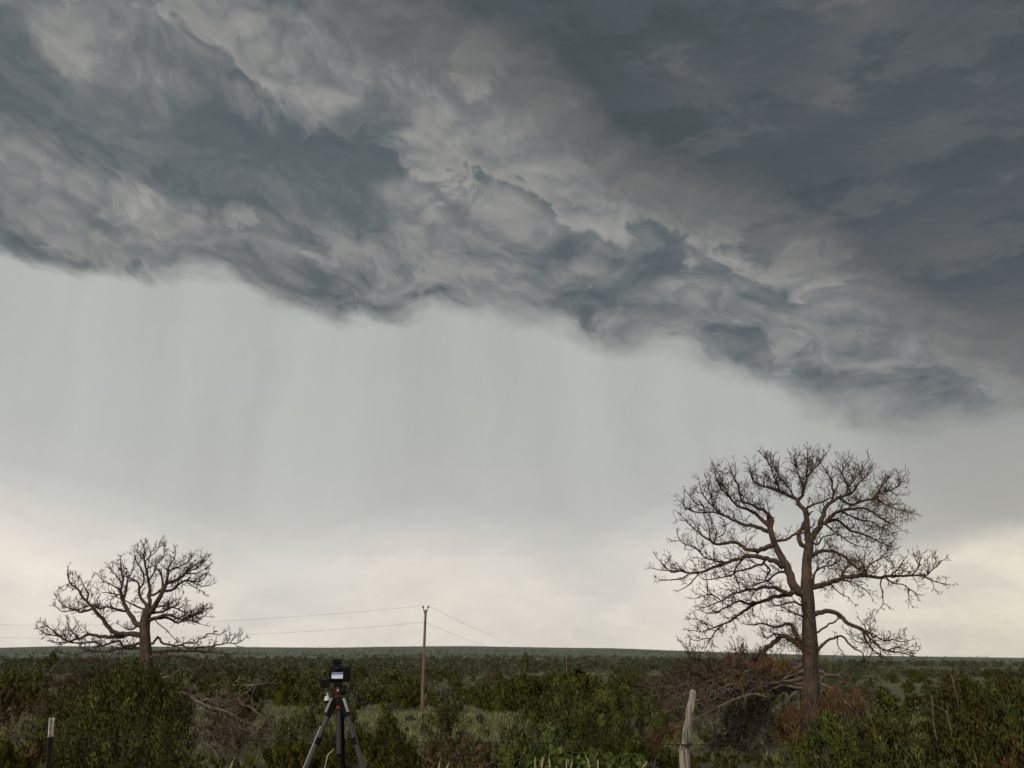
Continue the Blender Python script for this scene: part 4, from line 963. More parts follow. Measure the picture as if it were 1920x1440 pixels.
plant('juniper_bush', 1545, 1338, 10.0, 125, 121, JB, 'light green feathery juniper at the foot of the dead pine', dens=1.5, taper=0.45, belly=0.3, upright=0.95, spiky=0.6, clump_len=0.26)
right_spots = [(1640, 1330, 15, 120, PN), (1700, 1345, 13, 130, PN), (1782, 1262, 16, 96, PN), (1830, 1300, 14, 130, PN), (1893, 1272, 14.5, 110, PN), (1940, 1300, 12, 130, J), (1650, 1390, 11, 160, J),
               (1760, 1352, 11.5, 190, PN), (1860, 1360, 10.5, 210, PN), (1720, 1398, 9.5, 170, J), (1600, 1400, 12, 120, J), (1925, 1392, 9.2, 150, BR)]
right_labels = ['small olive pinyon beside the rusty needles of the dead pine', 'rounded olive pinyon next to a bare pale stick', 'tallest pinyon spire with a pale dead leader in the olive thicket', 'olive pinyon leaning beside the tallest pinyon spire', 'second tallest pinyon spire in the olive thicket', 'dark juniper beyond the second tallest pinyon spire',
                'low dark juniper beside the feathery juniper under the dead pine', 'broad yellowish pinyon in the middle of the olive thicket', 'broad open pinyon filling the front of the olive thicket', 'low dark green juniper at the front of the olive thicket', 'dark juniper in the gap beside the feathery juniper', 'brownish dry juniper at the front corner of the olive thicket']
for i, ((px, py, Y, wp, mt), lb) in enumerate(zip(right_spots, right_labels)):
    plant('pinyon_bush' if mt is PN else 'juniper_bush', px, py, Y, wp, 130 + i, mt, lb, dens=1.0, L=0.075, W=0.013, open_=0.16 if mt is PN else 0.05, upright=0.65, taper=0.35 if py < 1310 else 0.12, spiky=0.6, clump_len=0.2, lobes=3 if wp > 120 else 1)

low_row = random.Random(41)
for i, px in enumerate(range(-20, 1960, 88)):
    if px < 110 or 960 < px < 1200 or 340 < px < 520 or 1250 < px < 1500: continue
    plant('low_juniper', px + low_row.uniform(-25, 25), low_row.uniform(1400, 1424), low_row.uniform(12.6, 14.5), low_row.uniform(110, 160), 300 + i, J if low_row.random() < 0.75 else PN,
          'low dark juniper in the row of scrub just past the fence wire', dens=0.9, taper=0.1, belly=0.45, group='low junipers past the fence wire', spiky=0.4)
# dead pale sticks standing in the thicket
def stick(px, py, Y, L, seed, label):
    rng = random.Random(seed); top = at(px, py, Y); g = gz(top.x, Y)
    T = Tubes(); P = [top + Vector((rng.gauss(0, 0.02), 0, 0)), top.lerp(Vector((top.x + 0.06, Y, g)), 0.3) + Vector((rng.gauss(0, 0.03), 0, 0)), top.lerp(Vector((top.x, Y, g)), 0.65) + Vector((rng.gauss(0, 0.03), 0, 0)), Vector((top.x + rng.gauss(0, 0.05), Y, g - 0.05))]
    T.add(P, [0.006, 0.010, 0.013, 0.016], 6)
    for k in range(4):
        p = P[0].lerp(P[1], rng.random()); T.add([p, p + Vector((rng.gauss(0, 0.1), rng.gauss(0, 0.05), rng.uniform(0.04, 0.14)))], [0.006, 0.003], 4)
    b = Vector((top.x, Y, g))
    o = link('dead_stick', T.mesh('dead_stick', b), M['grey_wood']); o.location = b
    tag(o, label, 'stick')
stick(1781, 1264, 15.6, 1, 1, 'pale dead stick rising through the tallest pinyon spire')
stick(1742, 1304, 13.4, 1, 2, 'thin bare upright stick between the rounded pinyon and the tallest spire')
stick(1877, 1300, 13.8, 1, 3, 'pale bent stick inside the second tallest pinyon spire')
stick(1774, 1332, 11.0, 1, 4, 'short grey stick in the broad yellowish pinyon')

# broad-leaved shrub at the bottom edge
def leafy_shrub():
    Y = 6.9; c = at(1105, 1440, Y); g = gz(c.x, Y); rng = np.random.default_rng(77)
    root = empty('leafy_shrub', (c.x, Y, g), 'bright green broad leaved shrub with rounded leaves below the largest juniper', 'shrub')
    n = 5200; u = rng.random(n); x = (u - 0.5) * 1.02
    topz = at(1105, 1412, Y).z - g
    prof = topz * (1 - 0.10 * np.abs(x / 0.5) ** 3) + 0.03 * np.sin(x * 21) + 0.02 * np.sin(x * 47 + 1)
    z = prof * (0.35 + 0.65 * rng.random(n) ** 0.45); y = rng.normal(0, 0.24, n); z -= 0.25 * np.abs(y)
    C = np.stack([x, y, z], 1)
    d = rng.normal(0, 1, (n, 3)); d[:, 2] = np.abs(d[:, 2]) + 0.5; d[:, 1] -= 0.4; d /= np.linalg.norm(d, axis=1, keepdims=True)
    s = np.cross(d, rng.normal(0, 1, (n, 3))); s /= np.linalg.norm(s, axis=1, keepdims=True)
    L = rng.uniform(0.028, 0.05, n)[:, None]; w = L * 0.42
    V = np.stack([C, C + d * L * 0.3 + s * w * 0.9, C + d * L * 0.72 + s * w, C + d * L, C + d * L * 0.72 - s * w, C + d * L * 0.3 - s * w * 0.9], 1).reshape(-1, 3)
    k = np.arange(n)[:, None] * 6
    Q = np.concatenate([k + np.array([[0, 1, 2, 3]]), k + np.array([[0, 3, 4, 5]])])
    link('crown', quads('crown', V, Q, np.repeat(np.clip(rng.normal(0.5, 0.22, n), 0, 1), 6)), M['leaf'], root)
    T = Tubes(); r2 = random.Random(3)
    for i in range(16):
        x0 = r2.uniform(-0.2, 0.2); x1 = r2.uniform(-0.48, 0.48); y1 = r2.gauss(0, 0.15)
        T.add([Vector((x0 * 0.4, 0, -0.05)), Vector((x0 + x1 * 0.3, y1 * 0.5, topz * 0.45)), Vector((x1, y1, topz * 0.88))], [0.011, 0.008, 0.003], 5)
    link('trunk', T.mesh('trunk'), M['green_bark'], root)
leafy_shrub()

# pale grass stalks sticking up at the bottom edge
for i, (px, py, Y, bend) in enumerate([(1003, 1419, 6.6, 0.0), (1017, 1421, 6.5, 0.02), (1030, 1420, 6.6, -0.01), (1062, 1430, 6.4, 0.0), (1072, 1426, 6.5, 0.02), (1101, 1418, 6.5, -0.03), (1121, 1424, 6.4, 0.0), (620, 1404, 5.9, 0.06),
                                       (824, 1428, 6.3, 0.01), (839, 1432, 6.2, 0.02), (436, 1424, 6.4, 0.02), (1209, 1428, 6.4, 0.05)]):
    top = at(px, py, Y); g = gz(top.x, Y); T = Tubes()
    h = top.z - g
    P = [Vector((bend * 1.5, 0, 0)), Vector((bend * 0.3, 0, h * 0.5)), Vector((-bend * 0.6, 0, h * 0.85)), Vector((-bend * 0.3, 0, h * 0.96)), Vector((bend * 0.4, 0, h))]
    T.add(P, [0.004, 0.0035, 0.0035, 0.0045, 0.002], 5)
    rng = random.Random(i)
    for k in range(0 if i == 7 else 8):
        p = P[2].lerp(P[4], rng.random()); T.add([p, p + Vector((rng.gauss(0, 0.004), rng.gauss(0, 0.004), 0.02))], [0.003, 0.001], 3)
    o = link('grass_stalk', T.mesh('grass_stalk'), M['straw']); o.location = (top.x, Y, g)
    if i == 7: tag(o, 'curved pale grass stalk hooking over beside the tripod column', 'grass stalk')
    elif i < 7: tag(o, 'pale dry grass stalk poking up through the leafy shrub', 'grass stalk', 'grass stalks in the leafy shrub')
    else: tag(o, 'pale dry grass stalk standing alone among low junipers', 'grass stalk', 'lone grass stalks')

# scrubland bushes: a few shapes, each bush its own object
def proto(seed, w, h, mat, **kw):
    me = crown_mesh('crown', seed, w, h, kw.pop('clumps', 90), kw.pop('per', 46), kw.pop('L', 0.22), kw.pop('W', 0.075), **kw)
    me.materials.append(mat)
    st = stem_mesh('trunk', seed, h, w, 5, 0.09); st.materials.append(M['green_bark'])
    return me, st
KINDS = [
    ('juniper_shrub', 'rounded olive juniper', 'rounded olive junipers of the plain', [proto(201, 3.6, 2.6, J, taper=0.05, belly=0.45), proto(202, 3.2, 2.7, J, taper=0.15, lobes=3), proto(203, 4.2, 2.4, J, taper=0.0, belly=0.5, lobes=3)], 0.52),
    ('juniper_tree', 'cone shaped juniper', 'cone shaped junipers of the plain', [proto(211, 2.8, 3.6, J, taper=0.5, belly=0.25), proto(212, 2.5, 3.3, PN, taper=0.6, belly=0.3)], 0.18),
    ('sage_shrub', 'low grey green shrub', 'grey green shrubs of the plain', [proto(221, 2.6, 1.3, GG, taper=0.0, belly=0.5), proto(222, 3.2, 1.7, GG, taper=0.0, belly=0.5, open_=0.1)], 0.16),
    ('pinyon_shrub', 'yellowish ragged pinyon', 'ragged pinyons of the plain', [proto(231, 3.4, 2.8, PN, taper=0.1, open_=0.15), proto(232, 2.8, 2.3, PN, taper=0.2, open_=0.2)], 0.10),
    ('dry_shrub', 'brown half dead shrub', 'brown shrubs of the plain', [proto(241, 2.6, 1.6, BR, taper=0.0, open_=0.2)], 0.04)]
def scrub():
    rng = random.Random(99); spots = []
    def try_add(x, y, rad):
        for (a, b, c) in spots:
            if (a - x) ** 2 + (b - y) ** 2 < (0.55 * (rad + c)) ** 2: return False
        spots.append((x, y, rad)); return True
    lim = math.radians(36)
    out = []
    # hand placed ones seen round the pole and behind the tripod
    for (px, py, Y, wp, k) in [(562, 1264, 84, 66, 0), (905, 1282, 72, 80, 0), (845, 1296, 64, 44, 3), (700, 1286, 80, 60, 0), (760, 1290, 70, 44, 0), (660, 1295, 72, 46, 2), (768, 1340, 44, 16, 2), (640, 1270, 100, 46, 2), (985, 1223, 240, 14, 1),
                               (935, 1290, 60, 50, 0), (60, 1254, 76, 80, 0), (150, 1262, 66, 60, 4), (20, 1285, 58, 50, 4), (330, 1280, 70, 80, 0), (420, 1270, 80, 60, 0), (500, 1262, 110, 50, 0), (1180, 1285, 62, 60, 1), (900, 1335, 42, 14, 2), (95, 1220, 260, 26, 0), (1250, 1275, 70, 60, 3)]:
        p = at(px, py, Y); w = wp / FPX * Y; out.append((p.x, Y, w, p.z - gz(p.x, Y), k)); spots.append((p.x, Y, w / 2))
    tries = 0
    while len(out) < 300 and tries < 60000:
        tries += 1
        Y = 24 + (210 - 24) * rng.random() ** 0.85
        x = math.tan(rng.uniform(-lim, lim)) * Y
        az = math.degrees(math.atan2(x, Y))
        open_meadow = Y < 60 and -24 < az < 2 or (Y < 58 and az < -29)
        if open_meadow: continue
        dn = mnoise.noise(Vector((x * 0.035, Y * 0.035, 4))) + 0.25 * mnoise.noise(Vector((x * 0.15, Y * 0.15, 1)))
        if dn < -0.22: continue
        k = rng.choices(range(5), [q[4] for q in KINDS])[0]
        room = EYE - 17 / FPX * Y - gz(x, Y)                # nothing on the plain rises to the skyline
        w = rng.uniform(1.3, 3.9) * (0.75 if k == 2 else 1.0); h = w * (rng.uniform(0.62, 0.95) if k != 1 else rng.uniform(0.95, 1.3)) * (0.6 if k == 2 else 1.0)
        h = min(h, room * rng.uniform(0.6, 0.95)); w = min(w, h * 2.2)
        if try_add(x, Y, w / 2): out.append((x, Y, w, h, k))
    own = ['round olive juniper just behind the camera on the tripod', 'broad olive juniper beside the tall wooden pole', 'ragged pinyon touching the foot of the tall wooden pole', 'olive juniper across the grass from the tall wooden pole', 'smaller juniper next to the tall wooden pole',
           'grey shrub between the tripod and the tall wooden pole', 'small round bush alone in the pale grass near the pole', 'pale grey bush behind the camera on the tripod', 'lone tall juniper breaking the line of the far ridge', 'juniper between the tall pole and the largest olive bush',
           'dark juniper beyond the sagging limbs of the small dead tree', 'ragged pinyon behind the small dead tree', 'juniper at the edge of the pale meadow by the small dead tree', 'wide juniper under the outstretched limb of the small dead tree', 'juniper between the small dead tree and the tripod',
           'flat topped juniper on the plain between the small dead tree and the tripod', 'cone shaped juniper between the largest olive bush and the dead pine', 'tiny bush alone in the pale grass past the scraggly olive juniper', 'wide dark juniper clump under the far ridge by the small dead tree', 'ragged pinyon beside the needle hung limbs of the dead pine']
    for i, (x, y, w, h, k) in enumerate(out):
        nm, lb, gp, pr, _ = KINDS[k]
        me, st = rng.choice(pr)
        dim = me.get('dim')
        if dim is None:
            co = np.empty(len(me.vertices) * 3, dtype=np.float32); me.vertices.foreach_get('co', co); co = co.reshape(-1, 3)
            dim = (float(np.percentile(co[:, 0], 98) - np.percentile(co[:, 0], 2)), float(np.percentile(co[:, 2], 99.5))); me['dim'] = dim
        sx = w / dim[0]; sz = h / dim[1]
        r = bpy.data.objects.new(nm, None); COL.objects.link(r)
        r.location = (x, y, gz(x, y) - 0.05); r.scale = (sx, sx, sz); r.rotation_euler = (0, 0, rng.uniform(0, 6.28))
        if i < len(own): tag(r, own[i], 'tree' if nm == 'juniper_tree' else 'shrub', gp)
        else:
            size = 'small' if w < 1.9 else 'wide' if w > 3.0 else 'middling'
            zone = 'on the near slope' if y < 62 else 'on the plain around the wooden pole' if y < 125 else 'on the far plain under the ridge'
            tag(r, f'{size} {lb} {zone}', 'tree' if nm == 'juniper_tree' else 'shrub', gp)
        c = bpy.data.objects.new('crown', me); COL.objects.link(c); c.parent = r
        t = bpy.data.objects.new('trunk', st); COL.objects.link(t); t.parent = r
    # beyond about 250 m nobody could count them: one mass
    r2 = np.random.default_rng(12)
    def mass(n, y0, y1, wmin, wmax, per, thr, pw, name, label, mat, size):
        Y = y0 + (y1 - y0) * r2.random(n) ** pw; a = np.radians(r2.uniform(-37, 37, n)); X = np.tan(a) * Y
        f = 3.0 / (y0 + y1)
        d = np.array([mnoise.noise(Vector((x * f * 2.0, y * f * 5.0, 2.2))) + 0.6 * mnoise.noise(Vector((x * f * 9, y * f * 16, 7.2))) for x, y in zip(X, Y)])
        k = d > thr; X = X[k]; Y = Y[k]; n = len(X)
        w = r2.uniform(wmin, wmax, n) * (0.7 + 0.5 * r2.random(n)); h = w * r2.uniform(0.5, 0.9, n)
        idx = np.repeat(np.arange(n), per); N = len(idx)
        ph = r2.random(N) * 6.28; t = r2.random(N); rr = np.sqrt(r2.random(N)) * np.sqrt(np.maximum(1 - (t * 0.95) ** 2, 0.02))
        C = np.stack([X[idx] + np.cos(ph) * rr * w[idx] / 2, Y[idx] + np.sin(ph) * rr * w[idx] / 2, ground_z(X, Y)[idx] + t * h[idx] * 0.8], 1)
        d = r2.normal(0, 0.6, (N, 3)); d[:, 2] += 0.8; d /= np.linalg.norm(d, axis=1, keepdims=True)
        tint = np.clip(r2.normal(0.4, 0.22, n)[idx] + r2.normal(0, 0.12, N), 0, 1)
        V, Q, t4 = sprays(r2, C, d, w[idx] * size, w[idx] * size * 0.7, tint)
        o = link(name, quads(name, V, Q, t4), mat, kind='stuff')
        tag(o, label, 'scrub')
    mass(900, 110, 260, 1.6, 3.4, 110, -0.05, 0.8, 'plain_scrub', 'low brush filling the gaps between the junipers of the plain', M['far_foliage'], 0.11)
    mass(4600, 235, 620, 2.2, 4.6, 60, -0.10, 0.9, 'distant_scrub', 'dark mass of junipers covering the plain below the far ridge', M['far_foliage'], 0.20)
    mass(3800, 230, 560, 1.6, 3.2, 30, 0.0, 0.9, 'grey_scrub', 'grey green brush between the far junipers of the plain', GG, 0.22)
    mass(4200, 600, 1700, 3.0, 6.0, 14, 0.10, 0.9, 'far_woodland', 'thin dark woodland at the foot of the grassy ridge', M['far_foliage'], 0.3)
    mass(2200, 1700, 4050, 4.0, 8.0, 8, 0.05, 1.2, 'ridge_trees', 'scattered specks of trees on the far grassy ridge', M['far_foliage'], 0.34)
scrub()

# grass between the bushes
def grass():
    r = np.random.default_rng(31)
    def field(n, y0, y1, hmin, hmax, per, w):
        Y = y0 + (y1 - y0) * r.random(n); a = np.radians(r.uniform(-36, 36, n)); X = np.tan(a) * Y
        d = np.array([mnoise.noise(Vector((x * 0.16, y * 0.16, 9.1))) for x, y in zip(X, Y)]); k = d > -0.25
        X = X[k]; Y = Y[k]; n = len(X)
        idx = np.repeat(np.arange(n), per); N = len(idx)
        sp = 0.10 if y1 < 40 else 0.25
        cx = X[idx] + r.normal(0, sp, N); cy = Y[idx] + r.normal(0, sp, N)
        C = np.stack([cx, cy, ground_z(cx, cy) - 0.02], 1)
        dd = r.normal(0, 0.38, (N, 3)); dd[:, 2] = 1; dd /= np.linalg.norm(dd, axis=1, keepdims=True)
        tint = np.clip(r.normal(0.5, 0.22, n)[idx] + r.normal(0, 0.15, N), 0, 1)
        return sprays(r, C, dd, r.uniform(hmin, hmax, N), w, tint)
    A = [field(4600, 17, 32, 0.12, 0.34, 9, 0.012), field(7500, 30, 80, 0.18, 0.42, 7, 0.04)]
    V = np.concatenate([a[0] for a in A]); t = np.concatenate([a[2] for a in A])
    Q = np.concatenate([A[0][1], A[1][1] + len(A[0][0])])
    o = link('grass', quads('grass', V, Q, t), M['grass'], kind='stuff')
    tag(o, 'pale dry and green grass growing between the bushes', 'grass')
grass()


# ------------------------------------------------------------------ utility pole and wires
M['pole_wood'] = bark('pole_wood', (0.17, 0.11, 0.07, 1), (0.30, 0.21, 0.14, 1), (0.24, 0.16, 0.10, 1), 14.0, 0.4, (1, 1, 0.08))
M['ceramic'] = plain('brown_ceramic', (0.06, 0.035, 0.025, 1), 0.3)
M['wire'] = plain('wire', (0.12, 0.115, 0.11, 1), 0.6, 0.1)
M['rust_wire'] = plain('rusty_wire', (0.035, 0.025, 0.02, 1), 0.8, 0.3)

def utility_pole(px, top_py, Y, r, label):
    top = at(px, top_py, Y); g = gz(top.x, Y); b = Vector((top.x, Y, g))
    root = empty('utility_pole', b, label, 'pole', None)
    T = Tubes(); h = top.z - g
    P = [b + Vector((0.006 * math.sin(i * 1.3), 0, -0.3 + (h - 0.05) * i / 12 + (0.3 if i else 0))) for i in range(13)]
    T.add(P, [r * (1.15 - 0.35 * i / 12) for i in range(13)], 14)
    link('shaft', T.mesh('shaft', b), M['pole_wood'], root)
    tips = []
    for s in (-1, 1):
        p0 = Vector((top.x + s * 0.06, Y, top.z - 0.35)); p1 = Vector((top.x + s * 0.20, Y, top.z + 0.14)); p2 = p1 + Vector((s * 0.02, 0, 0.18))
        link('bracket', bm_mesh('bracket', cyl_bm(p0, p1, 0.035, 0.03, 8), b), M['wire'], root)
        bm = cyl_bm(p1, p1.lerp(p2, 0.45), 0.075, 0.09, 12); cyl_bm(p1.lerp(p2, 0.45), p2, 0.06, 0.03, 12, bm)
        link('insulator', bm_mesh('insulator', bm, b), M['ceramic'], root)
        tips.append(p2)
    low = Vector((top.x, Y - 0.12, top.z - 1.0))
    link('insulator', bm_mesh('insulator', cyl_bm(low + Vector((0, 0.05, 0)), low - Vector((0, 0.1, 0)), 0.05, 0.04, 10), b), M['ceramic'], root)
    return tips, low
tips, low = utility_pole(798, 1143, 66.0, 0.118, 'tall bare wooden utility pole with two insulators forking at its top')
far_tips, far_low = utility_pole(1062, 1229, 180.0, 0.09, 'far short utility pole among the junipers where the wires meet the ridge')

def wire(a, b, sag, r, label, group):
    P = []
    for i in range(41):
        t = i / 40; p = a.lerp(b, t); p.z -= sag * 4 * t * (1 - t); P.append(p)
    T = Tubes(); T.add(P, [r] * 41, 5)
    o = link('power_line', T.mesh('power_line', a), M['wire']); o.location = a
    tag(o, label, 'wire', group)
wire(tips[0], at(-500, 1143, 66.0), 1.38, 0.0065, 'upper power line sagging from the tall pole towards the small dead tree', 'power lines')
wire(low, at(-500, 1165, 66.0), 1.30, 0.0065, 'lower power line sagging from the tall pole towards the small dead tree', 'power lines')
wire(tips[1], far_tips[0], 1.2, 0.008, 'upper power line dropping from the tall pole to the far ridge', 'power lines')
wire(low, far_low, 1.2, 0.008, 'lower power line dropping from the tall pole to the far ridge', 'power lines')

# ------------------------------------------------------------------ fence
M['post_wood'] = bark('weathered_post', (0.10, 0.08, 0.06, 1), (0.50, 0.43, 0.34, 1), (0.38, 0.32, 0.25, 1), 40.0, 1.0, (1, 1, 0.07))
M['rust'] = plain('rusted_steel', (0.055, 0.032, 0.022, 1), 0.85, 0.2, wear=0.4)
M['white_paint'] = plain('worn_white_paint', (0.68, 0.62, 0.54, 1), 0.7, wear=0.25, scale=25)
def wooden_post():
    Y = 8.0; rng = np.random.default_rng(8)
    line = [(1300, 1294, 4.6), (1298.5, 1302, 5.6), (1298, 1312, 6.6), (1294, 1332, 7.6), (1293, 1350, 8.0), (1288, 1368, 7.8), (1287, 1392, 7.6), (1283.5, 1401, 8.6), (1283.5, 1410, 10.4), (1284.5, 1438, 10.6)]
    pts = [at(x, y, Y) for x, y, r in line]; rad = [r * 0.8 * Y / FPX for x, y, r in line]
    g = gz(pts[-1].x, Y); d = (pts[-1] - pts[-2]).normalized()
    foot = pts[-1] + d * ((pts[-1].z - g + 0.15) / abs(d.z)); pts.append(foot); rad.append(rad[-1] * 1.1)
    b = Vector((foot.x, Y, g)); root = empty('wooden_fence_post', b, 'weathered grey wooden fence post leaning in front of the dead pine', 'fence post')
    P, R = spline(pts, rad, 0.025)
    k = 40; ph = rng.random(10) * 6.28
    def flute(m, kk):
        u = np.linspace(0, 2 * np.pi, kk, endpoint=False)[None, :]; v = np.linspace(0, 1, m)[:, None]
        f = 1 + 0.10 * np.sin(2 * u + ph[0] + 1.5 * v) + 0.06 * np.sin(5 * u + ph[1] + 3 * v) + 0.04 * np.sin(11 * u + ph[2] + 4 * v) + 0.03 * np.sin(17 * u + ph[3] - 5 * v)
        for c, w, dp in ((4.55 + 0.25 * np.sin(v * 7), 0.10, 0.42), (5.3 - 0.2 * np.sin(v * 9), 0.07, 0.26), (3.7 + 0.15 * np.sin(v * 12), 0.06, 0.22), (1.2, 0.1, 0.3)):
            f = f - dp * np.exp(-((np.mod(u - c + np.pi, 2 * np.pi) - np.pi) / w) ** 2)
        for c, vv, s in ((5.8, 0.24, 0.30), (3.3, 0.56, 0.35)):
            f = f + s * np.exp(-((np.mod(u - c + np.pi, 2 * np.pi) - np.pi) / 0.4) ** 2 - ((v - vv) / 0.03) ** 2)
        return f + (rng.random((m, kk)) - 0.5) * 0.05
    T = Tubes(); T.add(P, R, k, flute)
    link('post', T.mesh('post', b, smooth=False), M['post_wood'], root)
    # the split sliver that stands up beside the top
    T = Tubes(); q = at(1303.5, 1297, Y - 0.02); T.add([q, at(1301, 1316, Y - 0.03), at(1298, 1340, Y - 0.03)], [0.008, 0.014, 0.012], 7)
    link('splinter', T.mesh('splinter', b, smooth=False), M['post_wood'], root)
    T = Tubes(); c = at(1286, 1395, Y); r = 8.2 * Y / FPX
    for w in range(2):
        T.add([c + Vector((math.cos(a) * r * 1.22, math.sin(a) * r * 1.22, 0.006 * w + 0.008 * math.sin(a + w))) for a in np.linspace(0, 6.28, 24)], [0.0042] * 24, 5)
    link('wire_wrap', T.mesh('wire_wrap', b), M['rust_wire'], root, kind='stuff')
    return c
wrap = wooden_post()

def steel_post():
    Y = 8.0; top = at(95.5, 1346, Y); g = gz(top.x, Y); b = Vector((top.x - 0.05, Y, g))
    root = empty('steel_fence_post', b, 'rusty steel fence post with a studded white painted top', 'fence post')
    q = at(93.0, 1382, Y); d = (top - q).normalized()
    def tee(p0, p1, sh=0.0):
        bm = bmesh.new(); L = (p1 - p0).length; rot = d.to_track_quat('Z', 'Y').to_matrix()
        c = (p0 + p1) / 2
        box_bm(c, (0.052 + sh, 0.007 + sh, L), bm, rot); box_bm(c + Vector((0, 0.024, 0)), (0.008 + sh, 0.04, L), bm, rot)
        return bm
    link('white_top', bm_mesh('white_top', tee(q, top, 0.001), b, 0.002), M['white_paint'], root)
    base = q - d * ((q.z - g + 0.1) / d.z)
    link('shaft', bm_mesh('shaft', tee(base, q), b, 0.002), M['rust'], root)
    for k in range(9):
        p = top - d * (0.03 + 0.065 * k) - Vector((0, 0.008, 0))
        link('stud', bm_mesh('stud', box_bm(p, (0.014, 0.014, 0.018), None), b, 0.003), M['rust'], root)
    return at(94, 1383, Y)
tee_at = steel_post()
def barbed():
    pts = [at(-420, 1386, 8.3), tee_at + Vector((0, -0.015, 0)), at(600, 1389, 7.75), wrap + Vector((0, -8.2 * 8.0 / FPX * 1.25, 0)), at(1640, 1398, 8.0), at(2150, 1400, 8.1)]
    P, R = spline(pts, [0.0030] * len(pts), 0.12)
    b = P[0]; root = empty('fence_wire', b, 'thin dark barbed fence wire strung between the steel and wooden posts', 'wire')
    T = Tubes(); T.add(P, R, 5); st = link('strand', T.mesh('strand', b), M['rust_wire'], root)
    W = Tubes(); rng = random.Random(2)
    for i in range(2, len(P) - 2, 2):
        a = rng.uniform(0, 6.28); v = Vector((0.3, math.cos(a), math.sin(a))) * 0.016
        W.add([P[i] - v, P[i] + v], [0.0016, 0.0012], 4)
    link('barbs', W.mesh('barbs', b), M['rust_wire'], root, kind='stuff')
barbed()

# ------------------------------------------------------------------ tripod, head, arm and camera
M['black_plastic'] = plain('black_plastic', (0.007, 0.007, 0.007, 1), 0.6, spec=0.12, wear=0.3)
M['black_rubber'] = plain('black_rubber', (0.009, 0.009, 0.009, 1), 0.8, spec=0.1, wear=0.3)
M['carbon'] = plain('carbon_tube', (0.075, 0.07, 0.066, 1), 0.4, 0.2, wear=0.2, scale=120)
M['silver'] = plain('brushed_silver', (0.50, 0.48, 0.46, 1), 0.4, 0.6, wear=0.1)
M['orange'] = plain('orange_anodised', (0.26, 0.055, 0.025, 1), 0.4, 0.3, wear=0.15)
M['dark_red'] = plain('dark_red_anodised', (0.075, 0.022, 0.015, 1), 0.35, 0.4, wear=0.15)
M['white_plastic'] = plain('white_plastic', (0.78, 0.74, 0.68, 1), 0.4, wear=0.05)
M['glass'] = plain('lens_glass', (0.01, 0.01, 0.015, 1), 0.08)
def screen_mat():
    m = bpy.data.materials.new('camera_screen'); m.use_nodes = True; n = NB(m.node_tree); m.node_tree.nodes.clear()
    g = n.new('ShaderNodeTexCoord').outputs['Generated']
    s = n.new('ShaderNodeSeparateXYZ'); n.put(s.inputs[0], g)
    t = n.m('ADD', s.outputs[2], n.m('MULTIPLY', n.m('SUBTRACT', n.noise(g, 4.0, 4.0, 0.6), 0.5), 0.5))
    c = n.ramp(t, [(0.0, srgb(150, 148, 155)), (0.12, srgb(238, 234, 236)), (0.5, srgb(220, 220, 228)), (0.68, srgb(150, 156, 176)), (0.85, srgb(108, 118, 146)), (1.0, srgb(150, 158, 182))], 'LINEAR')
    e = n.new('ShaderNodeEmission'); n.put(e.inputs[0], c); e.inputs[1].default_value = 0.6
    o = n.new('ShaderNodeOutputMaterial'); n.put(o.inputs[0], e.outputs[0])
    return m
M['screen'] = screen_mat()

